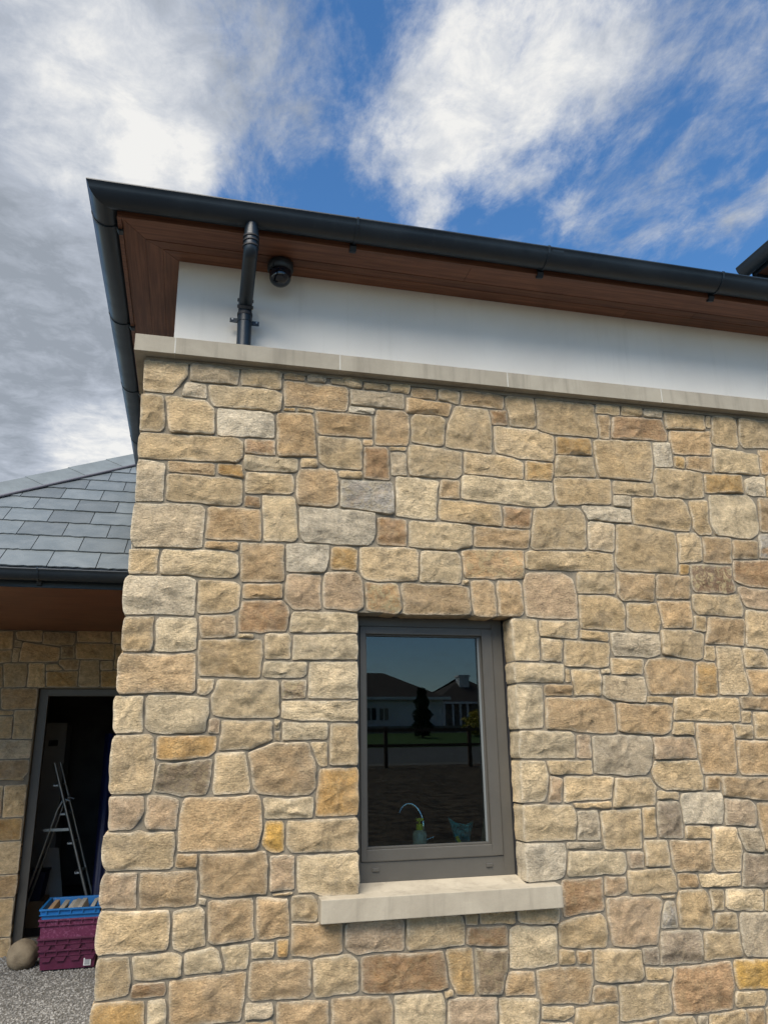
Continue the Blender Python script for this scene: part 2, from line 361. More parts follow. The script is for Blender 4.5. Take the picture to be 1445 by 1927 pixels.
MAT.update(
    stone=mat_stone(), mortar=mat_mortar(), render=mat_render(), slate=mat_slate(), gutter=mat_gutter(),
    ledge=mat_limestone('ledge_limestone', (0.285, 0.253, 0.197), (0.358, 0.322, 0.254)),
    sill=mat_limestone('sill_limestone', (0.335, 0.288, 0.215), (0.43, 0.375, 0.283)),
    wood=mat_wood('soffit_timber', (0.105, 0.041, 0.022), (0.18, 0.076, 0.039), 0),
    wood_y=mat_wood('soffit_timber_return', (0.105, 0.041, 0.022), (0.18, 0.076, 0.039), 1),
    frame=mat_simple('window_paint', (0.074, 0.067, 0.055), .45, .45, .08, 6, .0006, 400),
    seal=mat_simple('black_seal', (0.02, 0.02, 0.022), .6, .3),
    pointing=mat_simple('pale_pointing', (0.44, 0.42, 0.37), .9, .2, .1, 30), spacer=mat_simple('glazing_spacer', (0.16, 0.17, 0.165), .4, .5),
    glass=mat_glass('window_glass', (0.66, 0.74, 0.72), 1.25), doorglass=mat_glass('door_glass', (0.72, 0.78, 0.82), 0.45),
    camblack=mat_simple('camera_black', (0.012, 0.016, 0.02), .45, .5), dome=mat_simple('camera_dome', (0.006, 0.008, 0.012), .08, .6),
    pipe=mat_gutter(), lead=mat_simple('lead_flashing', (0.115, 0.11, 0.125), .45, .5, .15, 8),
    hip=mat_simple('hip_tile_concrete', (0.12, 0.14, 0.148), .62, .4, .14, 7, .001, 120),
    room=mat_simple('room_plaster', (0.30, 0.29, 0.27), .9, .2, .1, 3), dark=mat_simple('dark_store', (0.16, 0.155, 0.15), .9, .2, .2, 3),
    worktop=mat_simple('worktop', (0.12, 0.11, 0.10), .3, .5, .1, 9),
    purple=mat_simple('purple_plastic', (0.075, 0.012, 0.036), .42, .45, .16, 14, .0007, 60),
    purple_worn=None, blue=mat_simple('blue_plastic', (0.010, 0.125, 0.35), .4, .45, .10, 12, .0004, 60),
    paper=mat_simple('paper_stack', (0.33, 0.31, 0.27), .8, .2, .25, 60), card=mat_simple('cardboard', (0.32, 0.22, 0.13), .85, .2, .12, 14),
    label=mat_simple('paper_label', (0.55, 0.56, 0.56), .6, .3), labelgrey=mat_simple('label_print', (0.24, 0.25, 0.26), .6, .3),
    boulder=None, alu=mat_simple('ladder_aluminium', (0.30, 0.31, 0.30), .38, .5, .12, 12, 0, 80, 0.85),
    navy=mat_simple('navy_plastic', (0.007, 0.011, 0.045), .5, .4, .15, 9), whitepanel=mat_simple('white_panel', (0.58, 0.58, 0.55), .7, .3, .1, 4),
    cabinet=mat_simple('cabinet_grey', (0.32, 0.32, 0.31), .6, .4, .08, 5), rust=mat_simple('rust_red_cloth', (0.22, 0.06, 0.03), .9, .2, .2, 9),
    chrome=mat_simple('chrome', (0.85, 0.86, 0.87), .08, .5, 0, 1, 0, 1, 1.0), yellow=mat_simple('soap_yellow', (0.62, 0.60, 0.03), .35, .5),
    clear=mat_simple('soap_bottle', (0.42, 0.47, 0.42), .2, .5, .1, 30), teal=mat_simple('teal_bag', (0.03, 0.30, 0.36), .35, .5, .35, 30, .003, 40),
    lime=mat_simple('bag_yellow', (0.55, 0.50, 0.04), .4, .5), timber=mat_simple('pale_board', (0.36, 0.30, 0.22), .7, .3, .1, 12),
    ground=mat_ground('gravel_ground', (0.12, 0.117, 0.108), (0.16, 0.154, 0.142), 3.0, .01, 55), gravel=mat_gravel(),
    soil=mat_ground('soil', (0.02, 0.014, 0.010), (0.15, 0.11, 0.075), 3.6, .08, 9), grass=mat_ground('grass', (0.035, 0.075, 0.018), (0.055, 0.11, 0.028), .8, .03, 25),
    asphalt=mat_ground('asphalt', (0.075, 0.078, 0.08), (0.10, 0.10, 0.10), .8, .004, 80),
    wallwhite=mat_simple('neighbour_render', (0.72, 0.72, 0.71), .9, .2, .05, 1), tile=mat_ground('roof_tile', (0.055, 0.045, 0.042), (0.08, 0.066, 0.06), 2, .02, 6),
    fascia=mat_simple('white_fascia', (0.75, 0.75, 0.74), .5, .4), winglass=mat_simple('far_glass', (0.03, 0.035, 0.04), .08, .6),
    stonefar=mat_simple('garden_wall_stone', (0.24, 0.21, 0.18), .9, .2, .3, 4, .02, 9), fence=mat_simple('fence_timber', (0.10, 0.065, 0.045), .85, .2, .2, 8),
    conifer=mat_foliage('conifer_leaf', (0.012, 0.026, 0.010), (0.024, 0.042, 0.016)), trunk=mat_simple('bark', (0.06, 0.045, 0.035), .9, .2, .2, 8),
    shrub=mat_foliage('yellow_leaf', (0.30, 0.24, 0.02), (0.42, 0.34, 0.04)), white=mat_simple('white_plastic', (0.72, 0.72, 0.70), .5, .4))
def worn_purple():
    t = NT('purple_plastic_scuffed'); p = t.n('ShaderNodeNewGeometry').outputs['Position']
    a = t.rng(t.noise(p, 34, 6, .7, 1.6), .50, .66); g = t.noise(p, 9, 4, .6)
    c = t.mix(t.rng(g, .3, .7), (0.085, 0.012, 0.04), (0.115, 0.02, 0.058))
    c = t.mix(t.math('MULTIPLY', a, .75), c, (0.24, 0.085, 0.16))
    return t.set(c, .5, .4)
MAT['purple_worn'] = worn_purple()
def boulder_mat():
    t = NT('boulder_stone'); p = t.n('ShaderNodeNewGeometry').outputs['Position']
    c = t.mix(t.rng(t.noise(p, 12, 6, .65), .3, .7), (0.13, 0.103, 0.07), (0.20, 0.162, 0.11))
    c = t.mix(t.rng(t.noise(p, 90, 5, .7), .55, .75, 0, .6), c, (0.09, 0.075, 0.055))
    return t.set(c, .9, .2, t.bump(t.noise(p, 60, 6, .7), .7, .008))
MAT['boulder'] = boulder_mat()
FRONT = '''
b -5,3346 191,3343 191,3284 128,3185 1,3186
g 205,3334 426,3337 425,3252 207,3258
b 442,3332 633,3335 628,3253 442,3258
g 191,3246 275,3241 281,3173 174,3176
b 291,3243 505,3251 606,3241 635,3226 631,3139 318,3136
b -6,3165 85,3164 95,3125 103,3006 85,2988 1,2984
b 100,3162 274,3162 318,3122 324,2999 135,2986 118,3060
w 338,3126 578,3120 597,3104 603,2999 346,2994
b 2,2974 434,2978 458,2964 459,2891 433,2866 2,2856
r 471,2980 607,2986 612,2913 473,2915
g 3,2846 81,2836 116,2832 122,2657 6,2650
t 132,2843 338,2843 340,2794 138,2802
o 352,2850 458,2848 471,2788 354,2808
l 471,2899 715,2898 719,2845 698,2833 473,2833
b 133,2783 463,2781 469,2672 447,2658 132,2664
b 483,2814 692,2823 703,2739 681,2724 481,2721
r 481,2702 545,2696 546,2655 480,2657
l 559,2710 694,2715 710,2700 719,2522 698,2502 575,2499
g 5,2637 283,2645 309,2625 302,2452 147,2444 16,2445 1,2486
t 316,2634 544,2639 553,2630 557,2492 314,2495
t 643,3335 742,3338 742,3315 644,3311
g 760,3337 844,3339 842,3311 760,3310
b 885,3337 1026,3338 1027,3303 982,3303 882,3312
b 1043,3328 1162,3330 1160,3302 1042,3299
b 1177,3332 1276,3335 1270,3297 1177,3296
t 1288,3328 1418,3325 1411,3276 1285,3283
b 1431,3328 1540,3328 1533,3263 1427,3280
t 644,3299 952,3301 962,3280 958,3180 945,3168 650,3168
g 968,3288 1244,3291 1243,3207 975,3211
w 962,3198 1092,3193 1088,3165 962,3168
t 1257,3268 1495,3262 1487,3238 1471,3194 1259,3194
o 648,3157 701,3163 705,3145 647,3145
b 708,3162 791,3164 790,3144 708,3144
t 619,3130 779,3142 792,3115 804,2925 628,2910 618,2923
t 801,3155 1078,3156 1077,3042 822,3035 808,3048
t 1109,3189 1235,3196 1262,3173 1266,3066 1255,3012 1097,3006 1095,3150
b 1297,3183 1432,3185 1450,3161 1441,3035 1280,3039 1285,3154
b 814,3024 998,3026 1024,3011 1023,2870 868,2872 823,2893
t 1037,3027 1077,3029 1077,3000 1034,3001
r 1042,2985 1143,2993 1156,2980 1162,2829 1039,2828
g 1175,2968 1217,2978 1245,2966 1248,2859 1174,2854
b 1265,3013 1537,2996 1532,2883 1506,2861 1268,2864 1259,2898
b 1163,2995 1251,3005 1247,2987 1170,2983
b 734,2903 807,2908 812,2872 735,2863
t 726,2849 881,2863 907,2845 912,2700 882,2678 723,2675 713,2726
b 916,2856 1023,2857 1028,2827 916,2826
G 926,2811 1167,2816 1183,2784 1180,2663 1060,2673 926,2684
l 1197,2846 1413,2837 1397,2798 1388,2639 1193,2651
t 1423,2844 1516,2844 1512,2757 1416,2758
w 732,2666 1086,2651 1088,2560 1052,2500 756,2505 738,2535
r 1102,2632 1239,2627 1239,2506 1104,2509
t 1551,3333 1778,3326 1774,3258 1550,3262
b 1517,3248 1690,3250 1703,3206 1694,3009 1458,3026 1473,3142
r 1702,3245 1792,3248 1793,3172 1707,3166
b 1793,3323 1947,3331 1952,3297 1955,3188 1931,3168 1809,3172
b 1962,3333 2296,3327 2301,3147 2045,3144 1964,3167
b 1717,3160 1882,3156 2044,3133 2047,3044 2031,2988 1812,2997 1727,3019
o 2062,3127 2261,3132 2259,3043 2054,3034
b 1555,2998 1812,2993 1864,2964 1858,2885 1550,2895
o 1880,2980 2030,2977 2017,2886 1876,2879
b 2053,3019 2266,3032 2264,2921 2040,2909
l 1535,2873 2021,2868 2014,2782 1967,2744 1895,2740 1530,2762
b 2035,2898 2349,2913 2342,2781 2041,2759 2026,2840
b 1416,2743 1730,2730 1737,2668 1724,2630 1416,2647 1405,2676
r 1741,2727 1893,2726 1875,2628 1843,2620 1741,2628
b 1915,2727 2157,2738 2180,2708 2177,2561 2166,2530 1899,2520 1877,2533
l 1262,2623 1429,2624 1571,2615 1570,2522 1477,2494 1253,2503
t 1588,2613 1871,2611 1861,2525 1580,2519
g 2211,2681 2341,2667 2333,2534 2321,2523 2197,2538 2194,2624
b 2312,3334 2449,3338 2450,3287 2307,3284
b 2465,3335 2586,3337 2585,3297 2459,3288
g 2597,3330 2712,3335 2707,3297 2597,3297
t 2320,3279 2383,3281 2368,3145 2318,3149
r 2406,3273 2701,3283 2719,3191 2713,3163 2389,3155
b 2723,3326 2978,3332 2968,3247 2727,3234
b 2986,3326 3014,3326 3001,3262 2981,3268
b 3020,3326 3169,3326 3169,3181 3150,3160 3002,3175
b 3196,3330 3425,3332 3395,3176 3202,3164 3185,3191
t 2750,3223 2999,3232 2977,3095 2752,3093 2739,3177
l 3002,3136 3137,3135 3289,3120 3270,3008 2994,3007
t 3299,3152 3391,3155 3365,3015 3300,3014
b 2277,3124 2618,3143 2616,3059 2588,2916 2294,2923 2276,2973
w 2633,3141 2731,3145 2736,3015 2636,3006
o 2753,3070 2814,3071 2809,3009 2750,3016
t 2827,3076 2984,3086 2973,2996 2818,3010
b 2630,2994 2840,2996 2908,2982 2897,2857 2817,2842 2619,2846 2613,2924
o 2928,2984 3159,2992 3151,2892 2917,2880
w 3175,2963 3240,2989 3308,2987 3293,2882 3179,2886
o 3319,3000 3362,3003 3339,2881 3301,2879
b 2373,2907 2607,2908 2594,2841 2365,2837
w 2364,2826 2456,2825 2449,2770 2358,2772
w 2175,2757 2360,2762 2443,2748 2443,2687 2202,2688
b 2467,2818 2759,2826 2779,2801 2793,2706 2783,2662 2680,2660 2462,2681
b 2815,2823 2917,2830 2913,2647 2835,2640 2817,2679
l 2938,2863 3178,2879 3205,2842 3214,2707 3202,2662 3143,2633 2941,2649 2915,2713
t 3252,2868 3338,2873 3302,2682 3230,2682
b 2365,2668 2556,2665 2689,2639 2697,2558 2674,2427 2361,2438 2334,2465
b 2712,2637 2820,2646 2844,2622 2837,2504 2702,2484
t 2861,2626 3027,2628 3008,2493 2853,2497
t 3046,2617 3194,2617 3177,2525 3029,2519
G 3213,2655 3298,2660 3272,2526 3190,2530
b -2,2429 122,2437 114,2389 118,2328 4,2323
l 136,2435 386,2437 460,2419 465,2350 437,2328 132,2325 127,2366
t 312,2480 457,2480 458,2452 311,2452
t 469,2481 659,2481 666,2315 479,2306
w 2,2309 250,2318 285,2302 282,2150 4,2149 -9,2205 -9,2285
b 296,2301 444,2300 474,2285 474,2190 438,2172 376,2163 298,2162
t 491,2292 658,2294 659,2237 487,2232
r 482,2217 656,2222 686,2202 677,2090 476,2083
b 3,2132 118,2141 116,2090 125,2040 117,1998 3,1995 0,2065
l 140,2138 293,2139 301,2009 203,1994 133,1998 130,2118
t 304,2145 456,2155 462,2068 320,2053
l 476,2071 539,2071 537,2057 477,2058
t 2,1980 297,1981 304,1838 289,1827 6,1821 0,1874
b 307,2043 574,2047 579,1990 570,1891 321,1893
b 313,1882 381,1882 381,1838 349,1816 316,1822
l 395,1877 651,1872 660,1734 635,1723 479,1721 386,1735 371,1805
w 675,2482 870,2485 871,2453 847,2362 677,2361
o 880,2473 958,2481 1000,2469 995,2376 883,2382
b 1017,2482 1284,2491 1293,2466 1287,2344 1095,2325 1020,2341
p 681,2340 828,2343 833,2194 717,2188 671,2225
p 853,2356 989,2364 1023,2347 1026,2206 1000,2190 848,2201 842,2243
m 1038,2320 1183,2318 1210,2204 1187,2188 1050,2197
l 714,2173 1000,2168 1000,2093 698,2087
b 594,2074 690,2076 705,2055 700,1972 597,1971
l 716,2073 994,2078 1000,2055 999,1972 712,1966
l 592,1954 774,1955 774,1907 751,1890 705,1884 588,1897
l 788,1956 999,1958 1002,1909 999,1803 784,1803
d 671,1881 772,1878 773,1803 670,1803
l 1314,2477 1483,2481 1509,2459 1503,2336 1303,2335
m 1514,2492 1834,2504 1825,2370 1525,2363
b 1511,2346 1541,2347 1543,2325 1510,2327
t 1216,2318 1351,2318 1539,2315 1544,2277 1536,2191 1219,2186
t 1557,2344 1638,2351 1658,2332 1680,2255 1666,2188 1569,2192 1553,2252
t 1696,2349 1789,2353 1808,2324 1811,2202 1791,2185 1696,2189 1682,2281
b 1848,2497 2107,2515 2319,2508 2314,2433 2229,2423 1927,2427 1842,2421
p 1840,2391 2024,2401 2079,2373 2097,2294 2091,2180 1935,2176 1832,2186 1827,2357
b 1892,2162 2095,2164 2084,2083 1893,2089
l 1749,2168 1879,2168 1881,1976 1756,1975 1748,2099
b 1896,2080 2002,2072 1990,1971 1894,1977
l 1752,1964 1999,1959 1995,1876 1753,1875
l 1755,1862 1882,1860 1866,1669 1748,1667
b 2016,2072 2247,2057 2233,1955 2193,1943 2005,1953
b 2011,1937 2028,1934 2026,1876 2005,1876
t 1895,1860 2035,1860 2037,1815 1895,1816
b 2038,1935 2185,1936 2191,1898 2179,1812 2044,1815
b 2120,2408 2321,2409 2309,2307 2110,2304
t 2336,2413 2538,2410 2521,2277 2346,2275 2327,2301
t 2569,2415 2746,2415 2732,2294 2545,2291 2553,2377
o 2704,2473 2751,2471 2741,2422 2697,2420
M 2763,2472 3001,2474 3004,2351 2969,2332 2774,2336 2753,2384
r 3031,2508 3271,2518 3243,2369 3121,2372 3017,2400
b 2112,2295 2279,2297 2341,2268 2353,2209 2341,2130 2111,2135
b 2374,2263 2534,2264 2545,2174 2534,2121 2390,2124 2363,2143
t 2544,2281 2735,2283 2723,2151 2563,2144
b 2751,2318 3031,2316 3025,2212 2771,2216 2745,2246
p 3034,2362 3240,2351 3223,2263 3172,2254 3062,2269 3040,2303
b 2746,2206 2812,2207 2797,2133 2736,2138
t 2831,2204 3030,2199 3028,2117 3007,2063 2795,2072
b 3065,2241 3218,2238 3184,2058 3033,2056 3032,2117
b 2106,2122 2251,2109 2247,2076 2103,2087
g 2265,2109 2533,2111 2523,2013 2469,1996 2275,2003
b 2547,2134 2712,2131 2782,2112 2765,1999 2721,1989 2538,2016
b 2785,2059 2835,2056 2827,1987 2771,1990
b 2854,2057 2982,2055 2996,1844 2988,1822 2836,1825
b 3008,2049 3118,2044 3140,1970 3133,1957 3008,1956
t 3009,1943 3163,1944 3140,1825 3031,1825
b 2256,1990 2428,1989 2415,1912 2251,1914
l 2198,1936 2243,1936 2237,1917 2198,1917
g 2204,1908 2421,1903 2426,1830 2413,1784 2314,1787 2194,1818
t 2461,1989 2572,1994 2711,1973 2685,1824 2447,1824 2430,1944
o 2723,1973 2829,1974 2824,1825 2808,1815 2704,1821
b 2431,1809 2567,1805 2561,1780 2428,1787
b 2575,1802 2933,1796 2931,1691 2558,1702
t 2946,1802 3135,1799 3125,1744 2949,1754
b 2946,1738 2992,1738 2987,1684 2937,1684
t 2263,1775 2534,1769 2560,1755 2539,1656 2494,1635 2395,1636 2257,1656
l -3,1807 98,1810 106,1668 4,1667
l 119,1813 225,1816 290,1805 361,1802 363,1745 357,1668 214,1662 145,1670 115,1694 113,1789
b 2,1651 131,1655 150,1642 163,1488 154,1433 5,1435 -1,1542
p 370,1716 414,1714 414,1657 368,1663
o 167,1647 401,1649 401,1591 372,1571 252,1557 168,1567
b 420,1709 629,1707 634,1633 588,1615 533,1597 417,1594
d 185,1541 389,1556 386,1508 369,1422 276,1420 171,1440 170,1493
b 401,1578 517,1582 530,1531 539,1428 486,1419 406,1424
p 2,1420 132,1420 134,1364 91,1300 9,1298
p 142,1423 214,1421 261,1400 260,1296 151,1300
t 292,1409 583,1408 598,1375 601,1283 579,1209 416,1209 273,1213 275,1345
O 619,1310 678,1310 685,1290 689,1200 660,1190 622,1203 604,1233
b 0,1289 256,1284 261,1156 246,1149 14,1156 -2,1201
t 268,1202 347,1197 347,1152 266,1155
l 670,1789 1001,1788 998,1709 760,1710 669,1722
l 641,1713 663,1712 663,1676 645,1676
b 641,1667 666,1667 665,1627 644,1633
l 674,1700 866,1696 865,1633 676,1629
b 884,1693 998,1692 997,1522 879,1527
b 795,1618 864,1617 868,1522 836,1523 813,1558
t 537,1579 643,1619 787,1617 813,1547 815,1436 787,1416 704,1405 583,1421 566,1458
o 839,1507 994,1513 1000,1469 996,1323 934,1320 822,1324
l 603,1398 807,1394 808,1319 611,1323
b 709,1307 996,1313 999,1184 725,1191 703,1219
t 1901,1802 2164,1805 2244,1768 2250,1701 2241,1647 2168,1644 1893,1665
l 1754,1654 2005,1652 2024,1631 2021,1534 1749,1539
p 2044,1631 2101,1630 2103,1559 2095,1531 2032,1537
g 2121,1624 2319,1628 2417,1624 2424,1596 2411,1495 2375,1460 2284,1453 2115,1469
l 1748,1525 1868,1523 1875,1448 1869,1381 1848,1356 1745,1351
b 1878,1525 2100,1518 2101,1463 1893,1468
p 1892,1454 1947,1444 1936,1345 1876,1344
b 1957,1455 2204,1446 2187,1355 1951,1345
b 2214,1440 2392,1433 2419,1395 2405,1317 2193,1317
b 1996,1338 2182,1338 2180,1318 2001,1321
l 1750,1337 1985,1330 2002,1298 1992,1188 1743,1192
g 2012,1303 2109,1306 2109,1183 2001,1185
b 2124,1297 2328,1305 2314,1139 2134,1144
b 2342,1310 2401,1311 2398,1183 2332,1177
g 1948,1176 2117,1169 2115,1150 1946,1152
l 1952,1140 2231,1123 2228,1046 2208,1036 1943,1041
p 2235,1126 2318,1122 2314,1056 2247,1054
b 2332,1172 2447,1164 2446,1061 2325,1064
p 2435,1617 2651,1618 2659,1526 2550,1519 2429,1521
b 2429,1515 2664,1511 2674,1436 2665,1379 2474,1384 2424,1424 2409,1471
b 2554,1690 2667,1686 2659,1630 2543,1633
t 2678,1679 2875,1678 2878,1603 2865,1449 2684,1453 2676,1544
b 2890,1675 2992,1671 2984,1608 2891,1615
b 3015,1734 3122,1730 3098,1603 3003,1607
t 2888,1598 3097,1597 3067,1436 2895,1443
t 2699,1435 2769,1435 2762,1374 2694,1376
t 2783,1433 3065,1424 3046,1324 2928,1333 2777,1353
b 2427,1374 2536,1371 2531,1340 2423,1343
w 2556,1365 2764,1365 2766,1285 2745,1224 2551,1234 2547,1327
D 2784,1332 2912,1328 2943,1291 2929,1215 2770,1220
D 2426,1336 2523,1333 2537,1281 2532,1175 2412,1180 2408,1251
b 2557,1222 2683,1218 2674,1166 2549,1171
g 2832,1201 2944,1194 2958,1114 2951,1095 2865,1104 2843,1142
t 2960,1305 3043,1309 3004,1104 2964,1106
b 2697,1214 2819,1210 2833,1103 2815,1018 2694,1021 2675,1053
t 2464,1161 2670,1155 2666,1042 2647,1029 2474,1034
D 2846,1093 2999,1078 2974,942 2814,953
b 2231,1052 2452,1044 2471,1010 2466,950 2361,945 2236,954
p 2116,1030 2218,1025 2216,969 2163,950 2108,956
t 2486,1023 2582,1018 2581,966 2485,968
l 2592,1015 2809,1007 2808,960 2705,957 2598,965
p 2120,942 2360,937 2387,916 2377,863 2338,745 2204,746 2135,758 2118,863
b 2387,938 2457,937 2452,925 2398,925
G 2414,918 2447,913 2450,806 2372,808 2388,873
b 2483,952 2607,951 2629,914 2629,811 2616,793 2469,805 2466,901
b 2642,954 2711,948 2702,863 2641,864
l 2725,947 2908,938 2918,915 2902,849 2759,857 2713,876
b 2936,933 2972,931 2956,848 2921,850
b 2653,850 2760,846 2756,778 2649,785
g 2785,845 2953,832 2920,657 2789,669 2773,715
b 2590,778 2761,767 2759,674 2713,669 2570,669
D 2371,795 2561,788 2566,729 2552,662 2455,664 2350,663
b 2041,744 2261,732 2258,632 2240,613 2100,616 2033,634
D 2268,736 2343,734 2344,666 2263,672
b 2271,659 2400,650 2401,631 2384,602 2278,615
r 2417,648 2697,654 2699,589 2676,472 2492,467 2402,477 2398,560
O 2721,658 2918,647 2897,537 2726,542 2713,588
b 2707,531 2850,525 2839,469 2701,477
t 2018,607 2124,603 2130,544 2012,551
b 2140,603 2373,595 2371,487 2273,470 2130,468
b 1933,533 2132,534 2122,425 1925,442
b 2316,457 2478,458 2496,401 2493,382 2308,398
b 2563,456 2739,461 2730,371 2546,387
t 2752,460 2835,461 2838,402 2823,363 2736,370
b 2853,457 2889,454 2871,358 2835,361
g 2507,453 2550,454 2541,397 2505,401
b 2132,455 2303,458 2296,399 2127,414
w 1748,1179 1935,1174 1942,1138 1917,1043 1747,1036
r 1912,1022 2105,1026 2094,896 1972,885 1909,881
b 1881,852 1972,882 2080,881 2099,849 2091,751 1941,756 1878,775
b 1876,755 1941,751 1942,700 1874,700
t 1956,747 2024,744 2017,692 1960,693
b 1459,913 1512,910 1510,877 1459,880
b 1524,915 1677,913 1677,874 1584,873 1525,876
b 1698,914 1880,914 1879,862 1734,863 1696,883
r 1465,867 1638,864 1639,791 1579,790 1460,806
l 1657,845 1691,856 1856,845 1867,827 1860,711 1752,694 1648,707
o 1375,792 1482,790 1485,680 1482,620 1408,626 1382,687
d 1496,784 1635,777 1627,694 1598,616 1505,618 1495,703
b 1207,913 1444,906 1451,878 1448,804 1289,800 1205,801
b 1355,642 1392,641 1393,620 1362,613
t 1644,687 1751,684 1754,601 1621,604 1631,674
t 1763,686 1904,688 2021,682 2017,610 1989,548 1778,560 1767,619
l 1591,595 1661,596 1767,580 1766,528 1746,458 1589,472
p 1373,617 1577,603 1577,508 1572,473 1363,492
b 1777,551 1921,541 1918,515 1874,494 1773,508
b 1767,499 1903,482 1899,439 1763,452
l 747,1172 996,1177 1000,1103 995,1031 868,1033 752,1037
p 639,1177 733,1173 736,1052 640,1048
b 646,1040 733,1042 734,1028 651,1030
t 588,1031 712,1025 721,886 601,882 589,932
b 725,1031 809,1029 828,984 826,929 730,935
t 728,928 848,920 932,908 932,815 913,807 733,811
p 948,905 967,913 1187,909 1185,805 994,801 943,833
b 576,865 663,864 657,813 577,814
o 671,870 716,870 714,809 678,812
t 570,801 759,801 801,787 808,685 767,663 582,667 567,686
b 822,790 870,800 967,798 999,773 1000,670 829,663 821,707
r 1013,786 1076,793 1351,786 1369,655 1340,645 1234,654 1074,657 1010,669
g 560,662 659,660 665,624 635,607 559,609
t 677,657 877,645 882,588 882,534 677,552
t 892,651 1123,641 1136,603 1135,512 890,533
l 1148,642 1345,636 1355,595 1351,493 1148,511
t 360,1197 617,1196 626,1146 627,1039 435,1040 368,1053
p 12,1146 128,1142 125,1075 130,1015 6,1022 4,1105
t 135,1140 348,1140 356,1087 355,1016 235,1018 144,1017
b 7,1013 251,1003 261,957 250,869 101,863 6,863 0,901 2,968
b 269,995 370,1010 389,991 398,870 333,865 309,853 279,869
t 400,1023 569,1032 579,980 582,890 544,879 453,873 404,886
g 361,1042 392,1033 393,1014 365,1018
b 9,859 118,853 132,768 125,732 10,715 8,791
l 128,850 295,852 313,839 311,777 203,769 141,774
l 317,848 418,864 449,848 464,802 462,781 324,778
l 456,866 560,864 565,799 558,781 477,783
r 135,757 252,757 261,728 255,711 136,716
o 6,705 182,699 190,627 192,595 1,612 1,663
l 196,702 256,702 263,671 263,589 201,594
t 271,758 398,766 556,768 557,727 539,608 396,610 310,602 280,617
b 272,599 545,595 556,554 273,579
b 562,600 665,595 672,544 561,554
'''
BACK = '''
b -1404,2635 -1294,2641 -1283,2483 -1385,2477
b -1263,2634 -1049,2650 -1039,2558 -1241,2570
b -1032,2630 -766,2627 -771,2522 -1030,2542
b -745,2648 -452,2658 -451,2560 -729,2559
b -439,2650 -278,2653 -270,2538 -423,2544
g -1266,2562 -1210,2551 -1208,2503 -1264,2506
t -1197,2539 -882,2492 -879,2385 -1212,2377
b -1383,2465 -1285,2471 -1285,2373 -1371,2368
g -1269,2491 -1217,2487 -1226,2373 -1267,2377
d -868,2509 -760,2522 -749,2410 -862,2409
b -746,2539 -411,2540 -407,2402 -733,2402
b -394,2532 -269,2534 -252,2311 -392,2318
t -879,2393 -706,2395 -713,2307 -818,2302 -868,2353
b -1337,2349 -1150,2350 -1136,2288 -1139,2156 -1309,2148
b -1121,2351 -1002,2348 -978,2157 -1118,2156
b -979,2344 -890,2349 -841,2306 -974,2293
o -969,2282 -711,2287 -706,2162 -956,2161
b -690,2387 -537,2389 -510,2166 -688,2166
b -513,2381 -417,2382 -414,2306 -511,2305
o -505,2289 -251,2295 -240,2159 -494,2162
b -1367,2333 -1349,2333 -1324,2152 -1345,2148
t -1322,2133 -1038,2130 -1034,1961 -1301,1962
b -1321,1943 -1212,1935 -1214,1916 -1317,1913
b -1195,1946 -1036,1949 -1035,1705 -1189,1707
b -1314,1890 -1207,1890 -1208,1718 -1293,1715
g -1291,1693 -1033,1690 -1035,1546 -1273,1543
t -1242,1524 -1040,1524 -1037,1338 -1248,1340 -1266,1484
b -1256,1405 -1041,1404 -1043,1338 -1248,1334
b -1207,1316 -1036,1320 -1034,1069 -1194,1065
b -1246,1317 -1216,1316 -1204,1074 -1216,1070
o -1213,1049 -1040,1047 -1034,885 -1193,879
b -1192,867 -1032,868 -1030,622 -1162,620
t -1161,608 -1028,606 -1034,446 -1091,441 -1144,469
b -1139,428 -1037,430 -1029,149 -1105,147
b -1104,135 -1027,134 -1023,-39 -1082,-50
'''

# ------------------------------------------------------------------ stone laying
def parse(txt):
    res = []
    for l in txt.strip().split('\n'):
        a = l.split(); res.append((a[0], [tuple(float(v) / 1000 for v in p.split(',')) for p in a[1:]]))
    return res
def poly_area(q): return 0.5 * sum(q[i][0] * q[(i + 1) % len(q)][1] - q[(i + 1) % len(q)][0] * q[i][1] for i in range(len(q)))
def poly_cen(q):
    A = poly_area(q); cx = cz = 0
    for i in range(len(q)):
        a, b = q[i], q[(i + 1) % len(q)]; w = a[0] * b[1] - b[0] * a[1]
        cx += (a[0] + b[0]) * w; cz += (a[1] + b[1]) * w
    return (cx / (6 * A), cz / (6 * A))
def sdist(P, poly):
    """signed distance of the points P (n,2) to a polygon, negative inside"""
    a = poly; b = np.roll(poly, -1, 0); e = b - a
    w = P[:, None, :] - a[None]; t = np.clip((w * e[None]).sum(2) / ((e * e).sum(1)[None] + 1e-12), 0, 1)
    d = np.sqrt(((w - e[None] * t[..., None]) ** 2).sum(2)).min(1)
    c1 = a[None, :, 1] > P[:, None, 1]; c2 = b[None, :, 1] > P[:, None, 1]
    xi = (b[:, 0] - a[:, 0])[None] * (P[:, None, 1] - a[None, :, 1]) / ((b[:, 1] - a[:, 1])[None] + 1e-12) + a[None, :, 0]
    inside = ((c1 != c2) & (P[:, None, 0] < xi)).sum(1) % 2 == 1
    return np.where(inside, -d, d)
